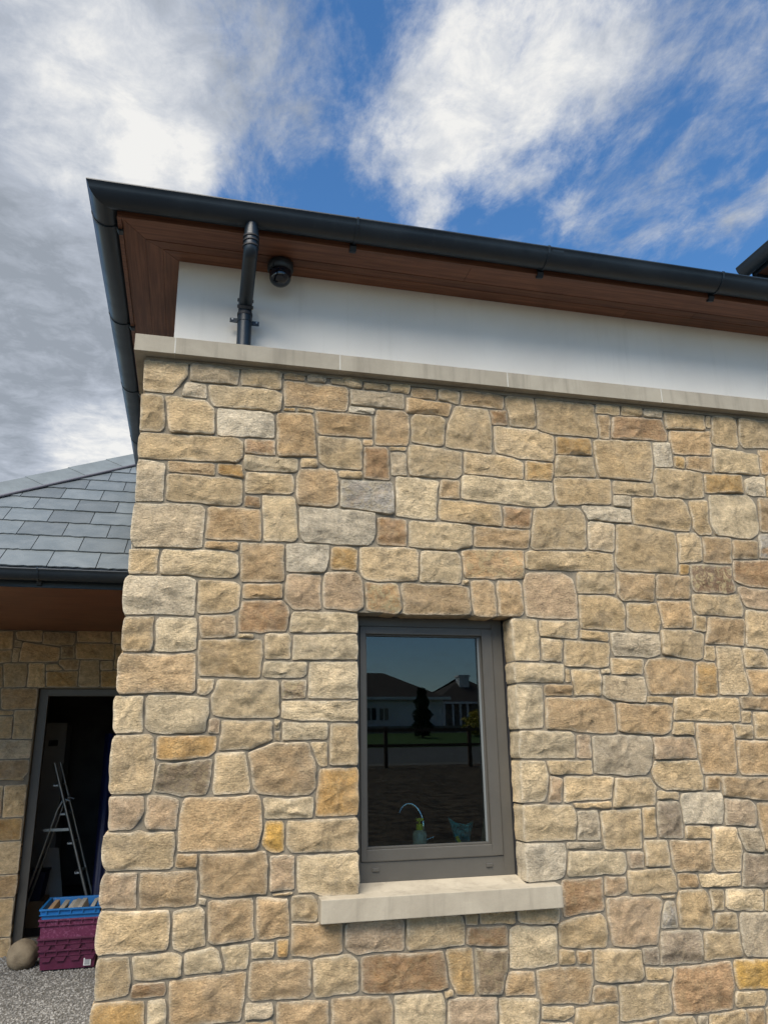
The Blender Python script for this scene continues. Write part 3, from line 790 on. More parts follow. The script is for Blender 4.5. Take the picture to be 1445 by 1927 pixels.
def resample(q, step, nmin, nmax):
    q = np.array(q); n = len(q); e = np.roll(q, -1, 0) - q; L = np.sqrt((e ** 2).sum(1)); per = L.sum()
    N = int(min(max(per / step, nmin), nmax)); pts = []
    for i in range(n):
        k = max(1, int(round(N * L[i] / per)))
        for j in range(k): pts.append(q[i] + e[i] * (j / k))
    pts = np.array(pts)
    # soften the corners a little
    for _ in range(1): pts = 0.16 * np.roll(pts, 1, 0) + 0.68 * pts + 0.16 * np.roll(pts, -1, 0)
    return pts
def lay(stones, joint=0.0070, grow=0.012, fixed=()):
    """push the outlines against each other so that every joint is about as wide as the next"""
    polys = []
    for c, q in stones:
        if poly_area(q) < 0: q = q[::-1]
        polys.append(np.array(q))
    boxes = [(p.min(0) - .05, p.max(0) + .05) for p in polys]
    outs = []
    for i, p in enumerate(polys):
        pts = resample(p, 0.013, 18, 60)
        t = np.roll(pts, -1, 0) - np.roll(pts, 1, 0); nn = np.stack([t[:, 1], -t[:, 0]], 1); nn /= (np.sqrt((nn ** 2).sum(1))[:, None] + 1e-9)
        near = [j for j in range(len(polys)) if j != i and (boxes[j][0] < boxes[i][1]).all() and (boxes[j][1] > boxes[i][0]).all()]
        gi = grow * (.35 + .9 * ((i * 7919) % 101) / 101); S = np.linspace(gi, -0.030, 16); best = np.full(len(pts), -0.030); done = np.zeros(len(pts), bool)
        for s_ in S:
            Q = pts + nn * s_; d1 = sdist(Q, p)
            d2 = np.min([sdist(Q, polys[j]) for j in near], 0) if near else np.full(len(pts), 1.0)
            ok = ((d2 - d1) / 2 >= joint / 2) & ~done
            best[ok] = s_; done |= ok
        best = 0.25 * np.roll(best, 1) + 0.5 * best + 0.25 * np.roll(best, -1)
        res = pts + nn * best[:, None]
        wob = np.array([[mnoise.noise(Vector((q_[0] * 28, i * 3.3, q_[1] * 28))), mnoise.noise(Vector((q_[0] * 28, i * 3.3 + 50, q_[1] * 28)))] for q_ in res])
        outs.append(res + wob * .0028)
    return outs
PAL = {'b': ((.450, .348, .205), .12, .12), 'l': ((.520, .428, .275), .06, .05), 'w': ((.485, .428, .318), .08, .06), 'g': ((.420, .350, .240), .08, .06),
       'G': ((.305, .285, .245), .30, .45), 't': ((.395, .286, .162), .14, .18), 'r': ((.315, .206, .112), .26, .28), 'o': ((.420, .275, .115), .28, .50),
       'O': ((.465, .290, .080), .10, .35), 'p': ((.420, .316, .204), .12, .10), 'd': ((.225, .178, .120), .50, .10), 'D': ((.310, .252, .180), .14, .08),
       'm': ((.380, .255, .130), .85, .35), 'M': ((.200, .135, .085), .95, .05)}
def stone_mesh(code, out, seed, back, proud=1.0, flat_x=None, maxh=0.024):
    """one pitched-face stone from its outline in the plane of the wall; local axes: x along the wall, y into it, z up"""
    r = random.Random(seed); n = len(out); c = np.array(poly_cen([tuple(p) for p in out]))
    base, mott, stain = PAL[code]
    D = out - c; L = np.sqrt((D ** 2).sum(1)); Lm = L.min(); size = math.sqrt(abs(poly_area([tuple(p) for p in out])))
    ins = [0, .0012, .0045, .016] if Lm > .03 else [0, .0010, .003, .008]
    rings = [out + 0]
    vs = []; edge = []
    bulge = (.001 + .006 * r.random()) * min(1, size / .15) * proud
    tx, tz = r.uniform(-.05, .05), r.uniform(-.06, .06)
    chips = []
    for _ in range(r.choice((1, 2, 2, 3))):
        a = r.choice((-1.57, -1.2, -2.0, -1.57, 0.3, 2.8, 1.4)) + r.uniform(-.45, .45)
        chips.append((math.cos(a), math.sin(a), r.uniform(.32, .62), r.uniform(.18, .5)))
    off = Vector((r.uniform(0, 50), r.uniform(0, 50), r.uniform(0, 50)))
    ext = (out.max(0) - out.min(0)) / 2
    def height(p, e):
        x, z = p - c
        q = Vector((p[0], 0, p[1]))
        h = bulge * (1 - (abs(x) / (ext[0] + 1e-6)) ** 2 * .5 - (abs(z) / (ext[1] + 1e-6)) ** 2 * .5)
        h += tx * x * .6 + tz * z * .6
        h +=   .0095 * mnoise.fractal(q * 10 + off, 1.0, 2.0, 3) + .0060 * (mnoise.ridged_multi_fractal(q * 17 + off, 1.0, 2.2, 3, 1.0, 2.0) - 1.0)
        for ca, sa, o_, k in chips:
            d = (ca * x / ext[0] + sa * z / ext[1]) - o_ + .16 * mnoise.noise(q * 22 + off)
            if d > 0: h -= .0035 * k * 2 + d * k * .034
        h = max(-.0035, min(h, maxh)) * proud
        return h * e
    def emit(pts, e, base_y, ed):
        for p in pts:
            vs.append((p[0], base_y - height(p, e), p[1])); edge.append(ed)
    for p in out: vs.append((p[0], back, p[1])); edge.append(0)
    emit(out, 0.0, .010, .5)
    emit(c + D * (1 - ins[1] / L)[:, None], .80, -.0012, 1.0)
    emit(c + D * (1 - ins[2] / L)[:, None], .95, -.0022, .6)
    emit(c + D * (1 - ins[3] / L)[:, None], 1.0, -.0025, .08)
    inner = c + D * (1 - ins[3] / L)[:, None]
    K = 3 if size < .09 else (5 if size < .2 else 7)
    for k in range(1, K): emit(c + (inner - c) * (1 - k / K), 1.0, -.003, 0)
    vs.append((c[0], -.003 - height(c, 1.0), c[1])); edge.append(0)
    nr = 5 + K - 1; fs = []
    for a in range(nr - 1):
        for i in range(n):
            j = (i + 1) % n; fs.append((a * n + i, a * n + j, (a + 1) * n + j, (a + 1) * n + i))
    top = (nr - 1) * n; ce = len(vs) - 1
    for i in range(n): fs.append((top + i, top + (i + 1) % n, ce))
    v_ = r.uniform(1.02, 1.24); w_ = r.uniform(-.03, .03)
    col = (base[0] * v_ * (1.05 + w_), base[1] * v_ * .985, base[2] * v_ * (.93 - w_ * 1.5), 1)
    aux = (min(1, mott * r.uniform(.6, 1.4)), min(1, stain * r.uniform(.3, 1.6)), r.random(), 1)
    return vs, fs, edge, col, aux, c
def finish_stone(name, parts, xf, parent, mat, kind=None):
    """parts: list of stone_mesh results; xf maps wall-local to world"""
    V = []; Fs = []; E = []; C = []; A = []
    for vs, fs, edge, col, aux, c in parts:
        n = len(V); V += [xf(p) for p in vs]; Fs += [tuple(i + n for i in f) for f in fs]; E += edge; C += [col] * len(vs); A += [aux] * len(vs)
    o0 = Vector(xf((parts[0][5][0], 0, parts[0][5][1]))) if len(parts) == 1 else Vector(xf((0, 0, 0)))
    V = [tuple(Vector(p) - o0) for p in V]
    me = bpy.data.meshes.new(name); me.from_pydata(V, [], Fs)
    me.polygons.foreach_set('use_smooth', [True] * len(Fs))
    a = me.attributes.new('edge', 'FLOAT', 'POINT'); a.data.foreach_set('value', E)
    for nm, arr in (('tint', C), ('aux', A)):
        a = me.attributes.new(nm, 'FLOAT_COLOR', 'POINT'); a.data.foreach_set('color', [x for c_ in arr for x in c_])
    me.update()
    bm = bmesh.new(); bm.from_mesh(me); bmesh.ops.recalc_face_normals(bm, faces=bm.faces)
    # open shells: make the face look out of the wall
    for e in bm.edges:
        if len(e.link_faces) == 2 and e.calc_face_angle(0) > .75: e.smooth = False
    bm.to_mesh(me); bm.free()
    o = link(name, me, mat, None, o0); set_parent(o, parent)
    if kind: o['kind'] = kind
    return o
def random_rects(x0, x1, z0, z1, seed):
    r = random.Random(seed); res = []; z = z0
    while z < z1 - .02:
        h = r.uniform(.11, .24)
        if z + h > z1 - .09: h = z1 - z
        x = x0 - r.uniform(0, .1)
        while x < x1:
            w = r.uniform(.14, .42); xa, xb = max(x, x0), min(x + w, x1)
            if x1 - xb < .07: xb = x1; w = x1 - x
            if xb - xa > .05:
                code = r.choice('bbbbblltttpgwro')
                if h > .18 and r.random() < .3:
                    k = z + h * r.uniform(.4, .6)
                    res.append((code, [(xa, z), (xb, z), (xb, k), (xa, k)])); res.append((r.choice('bbltg'), [(xa, k), (xb, k), (xb, z + h), (xa, z + h)]))
                else:
                    j = lambda: r.uniform(-.012, .012)
                    res.append((code, [(xa, z), (xb, z), (xb, z + h), (xa, z + h)]))
            x += w
        z += h
    return res

# ------------------------------------------------------------------ the ground and what lies behind the camera
def gz(y):                                        # the plot lies below the lane: the ground climbs away from the house
    if y > -7: return 0.0
    if y > -42: return (-7 - y) / 35.0 * 1.98
    return 1.98 + min(0.55, (-42 - y) * .09)
def strip(name, x0, x1, ys, off, mat, kind='structure'):
    b = MB(); xs = [x0 + (x1 - x0) * i / 12 for i in range(13)]
    vs = [(x, y, gz(y) + off) for y in ys for x in xs]; n = len(xs)
    fs = [(j * n + i, j * n + i + 1, (j + 1) * n + i + 1, (j + 1) * n + i) for j in range(len(ys) - 1) for i in range(n - 1)]
    b.add(vs, fs)
    return b.build(name, MAT[mat], None, kind=kind)
strip('ground', -500, 500, [500, 40, 10, 0, -7, -12, -24, -42, -48.2, -60, -500], 0.0, 'ground')
strip('soil_bed', -40, 60, [-7.5, -12, -18, -23.6], .006, 'soil')
strip('road', -80, 110, [-24.6, -30, -33.5], .006, 'asphalt')
strip('grass_verge', -80, 110, [-33.6, -38, -42, -46], .008, 'grass')

# ------------------------------------------------------------------ the stone house
house = empty('stone_house', (3.0, 0.0, 0.0), 'house with rubble stone wall, white render band and dark gutters under timber soffit', 'house')
XR = 7.0                                          # how far the wall runs on past the picture
WX0, WX1, WZ0, WZ1 = 1.003, 1.744, 1.035, 2.170   # window opening
front = parse(FRONT)
# keep the traced outlines clear of the opening, the sill and the ledge
def clampx(q):
    res = []
    for x, z in q:
        if abs(x) < .03 and z < 3.36: x = max(x, -.006)
        z = min(z, 3.338)
        res.append((x, z))
    return res
front = [(c, clampx(q)) for c, q in front]
cen = [poly_cen(q) for c, q in front]
env = {}
def envelope(x):
    zs = []
    for c, q in front:
        xs = [p[0] for p in q]
        if min(xs) - .01 <= x <= max(xs) + .01: zs.append(min(p[1] for p in q))
    return min(zs)
extra = []
x = 0.0
while x < 3.40:                                   # courses below the picture, down to the ground
    w = rnd.uniform(.18, .34)
    if 3.41 - (x + w) < .1: w = 3.41 - x
    top = min(envelope(x + w * k) for k in (.03, .25, .5, .75, .97)) - .004
    z = -.05; nrow = max(2, int(round((top - z) / .17)))
    for k in range(nrow):
        za, zb = z + (top - z) * k / nrow, z + (top - z) * (k + 1) / nrow
        extra.append((rnd.choice('bbltpgt'), [(x, za), (x + w, za), (x + w, zb), (x, zb)]))
    x += w
extra += random_rects(3.432, XR, -.05, 3.335, 5)  # and past its right edge
every = front + extra
outs = lay(every)
areas = [abs(poly_area([tuple(p) for p in o])) if i < len(front) else 0 for i, o in enumerate(outs)]
order = sorted(range(len(front)), key=lambda i: -areas[i])
single = set(order[:297])
wb = MB()                                         # mortar bed with the window opening
T0, T1 = .0072, .128
wb.box(.006, WX0 - .012, T0, T1, -.2, 3.352); wb.box(WX1 + .012, XR, T0, T1, -.2, 3.352)
wb.box(WX0 - .012, WX1 + .012, T0, T1, WZ1 + .012, 3.352); wb.box(WX0 - .012, WX1 + .012, T0, T1, -.2, .93)
wall = wb.build('stone_wall', MAT['mortar'], house)
ident = lambda p: p
loose = []
for i, (c, q) in enumerate(every):
    o = outs[i]
    jamb = any(abs(p[0] - WX0) < .03 or abs(p[0] - WX1) < .03 for p in q) and WZ0 - .05 < poly_cen(q)[1] < WZ1 + .02
    lint = any(abs(p[1] - WZ1) < .03 for p in q) and WX0 - .05 < poly_cen(q)[0] < WX1 + .05
    corner = min(p[0] for p in q) < .02
    if jamb:                                      # dressed back to the straight edge of the opening
        for p in o:
            if WX0 - .035 < p[0] < WX0 + .06 and poly_cen(q)[0] < WX0: p[0] = min(p[0], WX0 + .002 * math.sin(p[1] * 60))
            if WX1 - .06 < p[0] < WX1 + .035 and poly_cen(q)[0] > WX1: p[0] = max(p[0], WX1 + .002 * math.sin(p[1] * 60))
    sm = stone_mesh(c, o, 1000 + i, .124 if (jamb or lint) else (.14 if corner else .04))
    if i in single: finish_stone('stone', [sm], ident, wall, MAT['stone'])
    else: loose.append(sm)
finish_stone('small_stones', loose, ident, wall, MAT['stone'], 'stuff')
# the return along the passage
sb = MB(); sb.box(.006, .12, T1 + .002, 9.0, -.2, 3.352)
side = sb.build('return_wall', MAT['mortar'], house)
rects = random_rects(.15, 4.15, -.05, 3.335, 9); so_ = lay(rects)
finish_stone('return_stones', [stone_mesh(c, so_[i], 5000 + i, .03) for i, (c, q) in enumerate(rects)], lambda p: (p[1], p[0], p[2]), side, MAT['stone'], 'stuff')
# window: fixed frame, sash, glass
FY = .112
wr = empty('window', ((WX0 + WX1) / 2, FY, WZ0), None, None); set_parent(wr, house)
def frame_ring(name, x0, x1, z0, z1, l, r_, b, t, y0, y1, mat, parent, bev=.003):
    m_ = MB()
    m_.box(x0, x0 + l, y0, y1, z0, z1); m_.box(x1 - r_, x1, y0, y1, z0, z1)
    m_.box(x0 + l, x1 - r_, y0, y1, z0, z0 + b); m_.box(x0 + l, x1 - r_, y0, y1, z1 - t, z1)
    return m_.build(name, mat, parent, bev)
GX0, GX1, GZ0, GZ1 = 1.061, 1.634, 1.172, 2.100
fr = frame_ring('frame', WX0 - .010, WX1 - .004, WZ0 + .006, WZ1 + .010, .040, .052, .082, .044, FY, FY + .075, MAT['frame'], wr)
sash = frame_ring('sash', WX0 + .032, WX1 - .058, WZ0 + .090, WZ1 - .036, GX0 - WX0 - .032, WX1 - .058 - GX1, GZ0 - WZ0 - .090, WZ1 - .036 - GZ1, FY - .006, FY + .060, MAT['frame'], wr)
bead = frame_ring('glazing_bead', GX0 + .001, GX1 - .001, GZ0 + .001, GZ1 - .001, .007, .010, .008, .006, FY + .010, FY + .030, MAT['frame'], wr, .001)
m_ = MB(); m_.box(GX1 - .017, GX1 - .0115, FY + .012, FY + .0255, GZ0 + .010, GZ1 - .008); m_.build('spacer_bar', MAT['spacer'], wr)
m_ = MB(); m_.box(GX0 + .002, GX1 - .002, FY + .026, FY + .030, GZ0 + .002, GZ1 - .002)
pane = m_.build('pane', MAT['glass'], wr)
m_ = MB(); m_.box(WX1 - .003, WX1 + .004, FY - .012, FY + .03, WZ0, WZ1); m_.build('sealant', MAT['seal'], wr)
for (vx, vy) in ((707, 1637), (920, 1628)):       # two little drainage caps
    p = px(vx, vy, 1, FY); m_ = MB()
    m_.prism([(p.x - .015, FY + .002, p.z - .007), (p.x + .015, FY + .002, p.z - .007), (p.x + .015, FY + .002, p.z + .008), (p.x - .015, FY + .002, p.z + .008)], (0, -.008, 0))
    m_.build('drain_cap', MAT['frame'], wr, .002)
# sill with a weathered slope
m_ = MB(); sx0, sx1 = .836, 1.879
m_.prism([(sx0, -.060, .929), (sx0, -.060, 1.016), (sx0, .015, 1.0205), (sx0, .11, 1.042), (sx0, .13, 1.042), (sx0, .13, .929)], (sx1 - sx0, 0, 0))
m_.build('window_sill', MAT['sill'], house, .003)
# ledge of cut stones on top of the rubble
led = empty('ledge', (3.0, -.05, 3.358), None, None); set_parent(led, house)
cuts = [-.052, .128, .909, 1.788, 2.685, 3.59, 4.5, 5.4, XR]
m_ = MB(); m_.prism([(-.052, -.050, 3.360), (.1265, -.050, 3.360), (.1265, .16, 3.360), (.05, .9, 3.360), (-.052, .9, 3.360)], (0, 0, .085)); m_.build('coping_stone', MAT['ledge'], led, .002)
for k in range(1, len(cuts) - 1):
    a, b = cuts[k] + .0015, cuts[k + 1] - .0015
    m_ = MB(); m_.prism([(a, -.050 + rnd.uniform(-.0015, .0015), 3.360), (a, -.050, 3.445), (a, .16, 3.452), (a, .16, 3.360)], (b - a, 0, 0))
    m_.build('coping_stone', MAT['ledge'], led, .002)
for a, b in ((.903, 1.9), (1.903, 2.9), (2.903, 3.9), (3.903, 5.0)):
    m_ = MB(); m_.box(-.052, .0, a, b, 3.360, 3.445); m_.build('coping_stone', MAT['ledge'], led, .002)
m_ = MB(); m_.box(.0, XR, .0, .15, 3.338, 3.3585); m_.box(.0, .1, .15, 5.0, 3.338, 3.3585); m_.build('bedding_joint', MAT['mortar'], led)
for jx in cuts[1:-1]:
    m_ = MB(); m_.box(jx - .003, jx + .003, -.0512, .1, 3.362, 3.4443); m_.build('pale_pointing', MAT['pointing'], led)
# white upper wall
UX = .112; UY = .112; ZS = 3.965
m_ = MB(); m_.box(UX, XR, UY, UY + .2, 3.40, 4.25); m_.box(UX, UX + .2, UY + .2, 9.0, 3.40, 4.25); m_.build('rendered_wall', MAT['render'], house)
p = px(327, 622, 0, UX - .03); m_ = MB(); m_.box(UX - .045, UX - .002, p.y - .05, p.y + .05, 3.47, 3.56); m_.build('vent_hood', MAT['white'], house, .01)
# soffit boards, mitred at the corner
sof = empty('soffit', (1.0, 0, ZS), None, None); set_parent(sof, house)
FXo, FYo = -.145, -.170                           # outer edges of the soffit
rows = [(UY, .030), (.0288, -.030), (-.0312, FYo)]; colsx = [(UX, .036), (.0348, -.045), (-.0462, FXo)]
for k, ((ya, yb), (xa, xb)) in enumerate(zip(rows, colsx)):
    z = ZS + (.0, .002, .004)[k]
    breaks = [None, (1.58 if k == 2 else 2.6 + .4 * k), 4.6 + .3 * k, XR]
    for j in range(3):
        m_ = MB()
        if j == 0: poly = [(xa, ya, z), (xb, yb, z), (breaks[1] - .001, yb, z), (breaks[1] - .001, ya, z)]
        else: poly = [(breaks[j] + .001, ya, z), (breaks[j] + .001, yb, z), (breaks[j + 1] - .001, yb, z), (breaks[j + 1] - .001, ya, z)]
        m_.prism(poly, (0, 0, .018)); m_.build('soffit_board', MAT['wood'], sof, .0005)
    m_ = MB(); m_.prism([(xa - .001, ya + .001, z), (xb - .001, yb + .001, z), (xb - .001, 4.6, z), (xa - .001, 4.6, z)], (0, 0, .018)); m_.build('soffit_board', MAT['wood_y'], sof, .0005)
m_ = MB(); m_.box(FXo - .001, XR, FYo - .020, FYo - .001, ZS - .006, 4.09); m_.box(FXo - .021, FXo - .002, FYo - .020, 4.6, ZS - .006, 4.09); m_.build('fascia', MAT['wood'], house)
# gutters: half-round, mitred at the corner
GXc, GYc, GZc, GR = -.217, -.242, 4.040, .070
def gutter_profile(r0=GR, th=.004, seg=18):
    pr = [(-r0 - .004, .012), (-r0, .0)]
    pr = [(r0 * -math.cos(math.pi * k / seg), -r0 * math.sin(math.pi * k / seg)) for k in range(seg + 1)]     # u: + away from the house reversed below
    return pr
def sweep_gutter(name, along, c, z, a0, a1, mitre0, parent, r0=GR, th=.004, seg=18, mat='gutter'):
    """along 0: runs in x, outward is -y; along 1: runs in y, outward is -x. a0 is the mitred end if mitre0"""
    outer = [(r0 * math.cos(math.pi * k / seg), -r0 * math.sin(math.pi * k / seg)) for k in range(seg + 1)]
    inner = [((r0 - th) * math.cos(math.pi * k / seg), -(r0 - th) * math.sin(math.pi * k / seg)) for k in range(seg, -1, -1)]
    lip = [(r0 + .0, .004), (r0 + .006, .006), (r0 + .007, .0), (r0 + .004, -.006)]      # rolled front edge
    prof = [(r0 - th, .004)] + lip[0:3] + [(r0 + .002, -.007)] + outer[1:] + [(-r0, .012), (-r0 + th, .012)] + inner
    n = len(prof); V = []
    for end, a in ((0, a0), (1, a1)):
        for u, w in prof:
            s_ = a - u if (end == 0 and mitre0) else a
            V.append((s_, c - u, z + w) if along == 0 else (c - u, s_, z + w))
    m_ = MB(); m_.add(V, [(i, (i + 1) % n, n + (i + 1) % n, n + i) for i in range(n)], True)
    o = m_.build(name, MAT[mat], parent)
    bmx = bmesh.new(); bmx.from_mesh(o.data)
    for e in bmx.edges:
        if len(e.link_faces) == 2 and e.calc_face_angle(0) > .55: e.smooth = False
    bmx.to_mesh(o.data); bmx.free()
    return o
gut = sweep_gutter('gutter', 0, GYc, GZc, GXc, XR, True, house)
gut2 = sweep_gutter('gutter', 1, GXc, GZc, GYc, 3.72, True, house)
def bracket(along, c, z, a, parent, r0=GR, w=.006, arm=True):
    m_ = MB(); seg = 16; R1, R2 = r0 + .0050, r0 + .0012
    pr = [(R1 * math.cos(math.pi * k / seg), -R1 * math.sin(math.pi * k / seg)) for k in range(seg + 1)] + [(R2 * math.cos(math.pi * k / seg), -R2 * math.sin(math.pi * k / seg)) for k in range(seg, -1, -1)]
    pr = [(R1 + .004, .008), (R1 + .004, 0)] + pr[1:] + [(R2, .014)]
    f = (lambda s_, u, v: (s_, c - u, z + v)) if along == 0 else (lambda s_, u, v: (c - u, s_, z + v))
    n = len(pr); V = [f(a - w, *p_) for p_ in pr] + [f(a + w, *p_) for p_ in pr]
    m_.add(V, [(i, (i + 1) % n, n + (i + 1) % n, n + i) for i in range(n)] + [tuple(range(n)), tuple(range(n, 2 * n))])
    if arm:                                       # foot against the fascia
        q = [f(a - .016, -r0 + .010, -r0 * .50), f(a - .016, -r0 - .004, -r0 * .30), f(a - .016, -r0 - .004, -r0 * 1.30), f(a - .016, -r0 + .016, -r0 * 1.36), f(a - .016, -r0 + .030, -r0 * 1.02)]
        m_.prism(q, (.032, 0, 0) if along == 0 else (0, .032, 0))
    return m_.build('bracket', MAT['gutter'], parent, .001)
for a in (.946, 1.95, 2.98, 3.95, 4.9): bracket(0, GYc, GZc, a, gut)
for a in (-.085, .822, 1.742, 2.722): bracket(1, GXc, GZc, a, gut2)
for a in (2.0, 4.4):                               # union clips where two lengths meet
    m_ = MB(); seg = 16; V = []
    for s_ in (a - .03, a + .03): V += [(s_, GYc - (GR + .0035) * math.cos(math.pi * k / seg), GZc + .008 - (GR + .0035) * math.sin(math.pi * k / seg)) for k in range(seg + 1)]
    m_.add(V, [(k, k + 1, seg + 2 + k, seg + 1 + k) for k in range(seg)], True); m_.build('joint_sleeve', MAT['gutter'], gut)
# the eave of slates peeping over the gutter, and the roof behind
TH = R(36); ct, st_ = math.cos(TH), math.sin(TH)
m_ = MB(); ez = 4.085
m_.add([(-.165, -.190, ez), (XR, -.190, ez), (XR, 5.2, ez + 5.39 * math.tan(TH)), (5.225, 5.2, ez + 5.39 * math.tan(TH))], [(0, 1, 2, 3)])
m_.add([(-.165, -.190, ez), (5.225, 5.2, ez + 5.39 * math.tan(TH)), (5.225, 6.0, ez + 5.39 * math.tan(TH)), (-.165, 6.0, ez)], [(0, 1, 2, 3)])
roof = m_.build('roof', MAT['slate'], house)
x = -.19
while x < 4.6:
    m_ = MB(); d = .26 + rnd.uniform(-.004, .004); zz = ez + .006 + rnd.uniform(0, .003); sk = rnd.uniform(-.003, .003)
    m_.prism([(x, -.235 + sk, zz - .018), (x + .307, -.235 - sk, zz - .018), (x + .307, -.235 + d * ct, zz - .018 + d * st_), (x, -.235 + d * ct, zz - .018 + d * st_)], (0, -.004, .008))
    m_.build('slate', MAT['slate'], roof); x += .311
# downpipe: outlet, swan neck, straight run, clips
dp = empty('downpipe', (.446, .045, 3.452), None, None); set_parent(dp, house)
PX = .446; PYw = .045
m_ = MB(); m_.tube([(PX, GYc, 3.985), (PX, GYc, 3.965), (PX, GYc, 3.905)], [.030, .031, .0365], 20); m_.build('outlet', MAT['pipe'], dp)
m_ = MB()
for zz in (3.903, 3.880, 3.852): m_.tube([(PX, GYc, zz + .004), (PX, GYc, zz - .004)], .0385, 20)
m_.build('socket_ring', MAT['seal'], dp)
pts = [(PX, GYc, 3.905), (PX, GYc, 3.86), (PX, GYc, 3.838)]
A = Vector((PX, GYc, 3.838)); B = Vector((PX, PYw, 3.708)); mid = [A + (B - A) * k for k in (.10, .5, .90)]
pts += [Vector((PX, GYc + .006, 3.824))] + mid + [Vector((PX, PYw - .004, 3.716)), Vector((PX, PYw, 3.695)), Vector((PX, PYw, 3.62))]
m_ = MB(); m_.tube(pts, .034, 20); m_.build('swan_neck', MAT['pipe'], dp)
m_ = MB(); m_.tube([(PX, PYw, 3.668), (PX, PYw, 3.452)], .0352, 20); m_.build('pipe', MAT['pipe'], dp)
m_ = MB()
for zz in (3.735, 3.700): m_.tube([(PX, PYw - .012, zz + .010), (PX, PYw - .003, zz - .004)], .0395, 20)
m_.build('socket_ring', MAT['seal'], dp)
m_ = MB(); m_.tube([(PX, PYw, 3.668), (PX, PYw, 3.652)], .0375, 20); m_.tube([(PX, PYw, 3.463), (PX, PYw, 3.4525)], [.037, .041], 20); m_.build('collar', MAT['seal'], dp)
m_ = MB(); m_.box(PX - .072, PX - .03, PYw + .012, PYw + .018, 3.622, 3.646); m_.box(PX + .03, PX + .072, PYw + .012, PYw + .018, 3.616, 3.640); m_.tube([(PX, PYw, 3.646), (PX, PYw, 3.617)], .0365, 20)
m_.box(PX - .012, PX + .012, PYw + .03, UY + .002, 3.622, 3.642); m_.build('pipe_clip', MAT['pipe'], dp, .001)
m_ = MB()
for s_ in (-1, 1): m_.tube([(PX + s_ * .060, PYw + .011, 3.634 - .003 * s_), (PX + s_ * .060, PYw + .007, 3.634 - .003 * s_)], .0045, 10)
m_.build('screw', MAT['alu'], dp)
# room behind the window
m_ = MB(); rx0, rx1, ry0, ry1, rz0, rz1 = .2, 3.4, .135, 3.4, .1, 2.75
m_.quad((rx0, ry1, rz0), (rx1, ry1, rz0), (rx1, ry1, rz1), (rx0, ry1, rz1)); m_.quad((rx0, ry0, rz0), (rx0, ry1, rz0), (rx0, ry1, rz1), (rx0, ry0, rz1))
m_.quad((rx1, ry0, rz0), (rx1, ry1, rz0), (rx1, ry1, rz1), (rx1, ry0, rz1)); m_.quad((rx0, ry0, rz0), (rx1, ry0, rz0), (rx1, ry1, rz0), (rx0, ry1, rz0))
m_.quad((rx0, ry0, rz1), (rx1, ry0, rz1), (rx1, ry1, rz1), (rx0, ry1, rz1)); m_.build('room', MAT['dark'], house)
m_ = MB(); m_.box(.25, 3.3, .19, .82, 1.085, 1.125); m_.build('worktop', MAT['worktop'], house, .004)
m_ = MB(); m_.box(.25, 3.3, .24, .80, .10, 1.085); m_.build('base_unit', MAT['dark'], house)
# raised wing of the house with its own eave on the right
up0, up1 = px(1398, 508, 2, 5.4), px(1445, 465, 2, 5.4)
ux = up0.x + .07
wing = empty('upper_wing', (6.0, 1.0, 4.2), None, None); set_parent(wing, house)
m_ = MB(); m_.box(ux + .35, 9.5, -.1, up0.y - .35, 4.0, 5.45); m_.build('rendered_wall', MAT['render'], wing)
m_ = MB(); m_.box(ux + .02, 9.5, -.5, up0.y - .03, 5.36, 5.385); m_.build('soffit_board', MAT['wood_y'], wing)
m_ = MB(); m_.box(ux - .0, ux + .018, -.5, up0.y - .01, 5.34, 5.48); m_.box(ux, 9.5, up0.y - .028, up0.y - .01, 5.34, 5.48); m_.build('fascia', MAT['gutter'], wing)
g3 = sweep_gutter('gutter', 1, ux - .07, 5.40, -.5, up0.y - .0, False, wing)
m_ = MB(); seg = 16; m_.prism([(ux - .07 - .074 * math.cos(math.pi * k / seg), up0.y - .004, 5.405 - .074 * math.sin(math.pi * k / seg)) for k in range(seg + 1)], (0, .006, 0)); m_.build('stop_end', MAT['gutter'], wing)
m_ = MB(); m_.add([(ux - .05, -.6, 5.47), (ux - .05, up0.y + .02, 5.47), (9.5, up0.y + .02, 5.47 + (9.5 - ux) * .62), (9.5, -.6, 5.47 + (9.5 - ux) * .62)], [(0, 1, 2, 3)]); m_.build('roof', MAT['slate'], wing)

# ------------------------------------------------------------------ things on and in the house
cp = Vector((.612, .012, ZS))
sc = empty('security_camera', (cp.x, cp.y, ZS - .13), 'black dome security camera fixed under the timber soffit beside the downpipe', 'camera')
m_ = MB(); m_.tube([(cp.x, cp.y, ZS - .001), (cp.x, cp.y, ZS - .010), (cp.x, cp.y, ZS - .045), (cp.x, cp.y, ZS - .055)], [.058, .066, .066, .060], 28); m_.build('housing', MAT['camblack'], sc)
m_ = MB(); pts = []; rr = []
for k in range(9):
    a = math.pi / 2 * k / 8; pts.append((cp.x, cp.y, ZS - .055 - .030 - .048 * math.sin(a))); rr.append(.055 * math.cos(a) + .0005)
m_.tube([(cp.x, cp.y, ZS - .050)] + pts, [.057] + rr, 28); m_.build('dome', MAT['dome'], sc)
m_ = MB(); m_.tube([(cp.x + .018, cp.y - .040, ZS - .100), (cp.x + .022, cp.y - .050, ZS - .106)], .012, 16); m_.build('lens', MAT['dome'], sc)
m_ = MB(); m_.prism([(cp.x - .064, cp.y - .02, ZS - .03), (cp.x - .040, cp.y - .053, ZS - .03), (cp.x - .040, cp.y - .055, ZS - .060), (cp.x - .062, cp.y - .02, ZS - .060)], (.004, .006, 0)); m_.build('cover_tab', MAT['camblack'], sc)

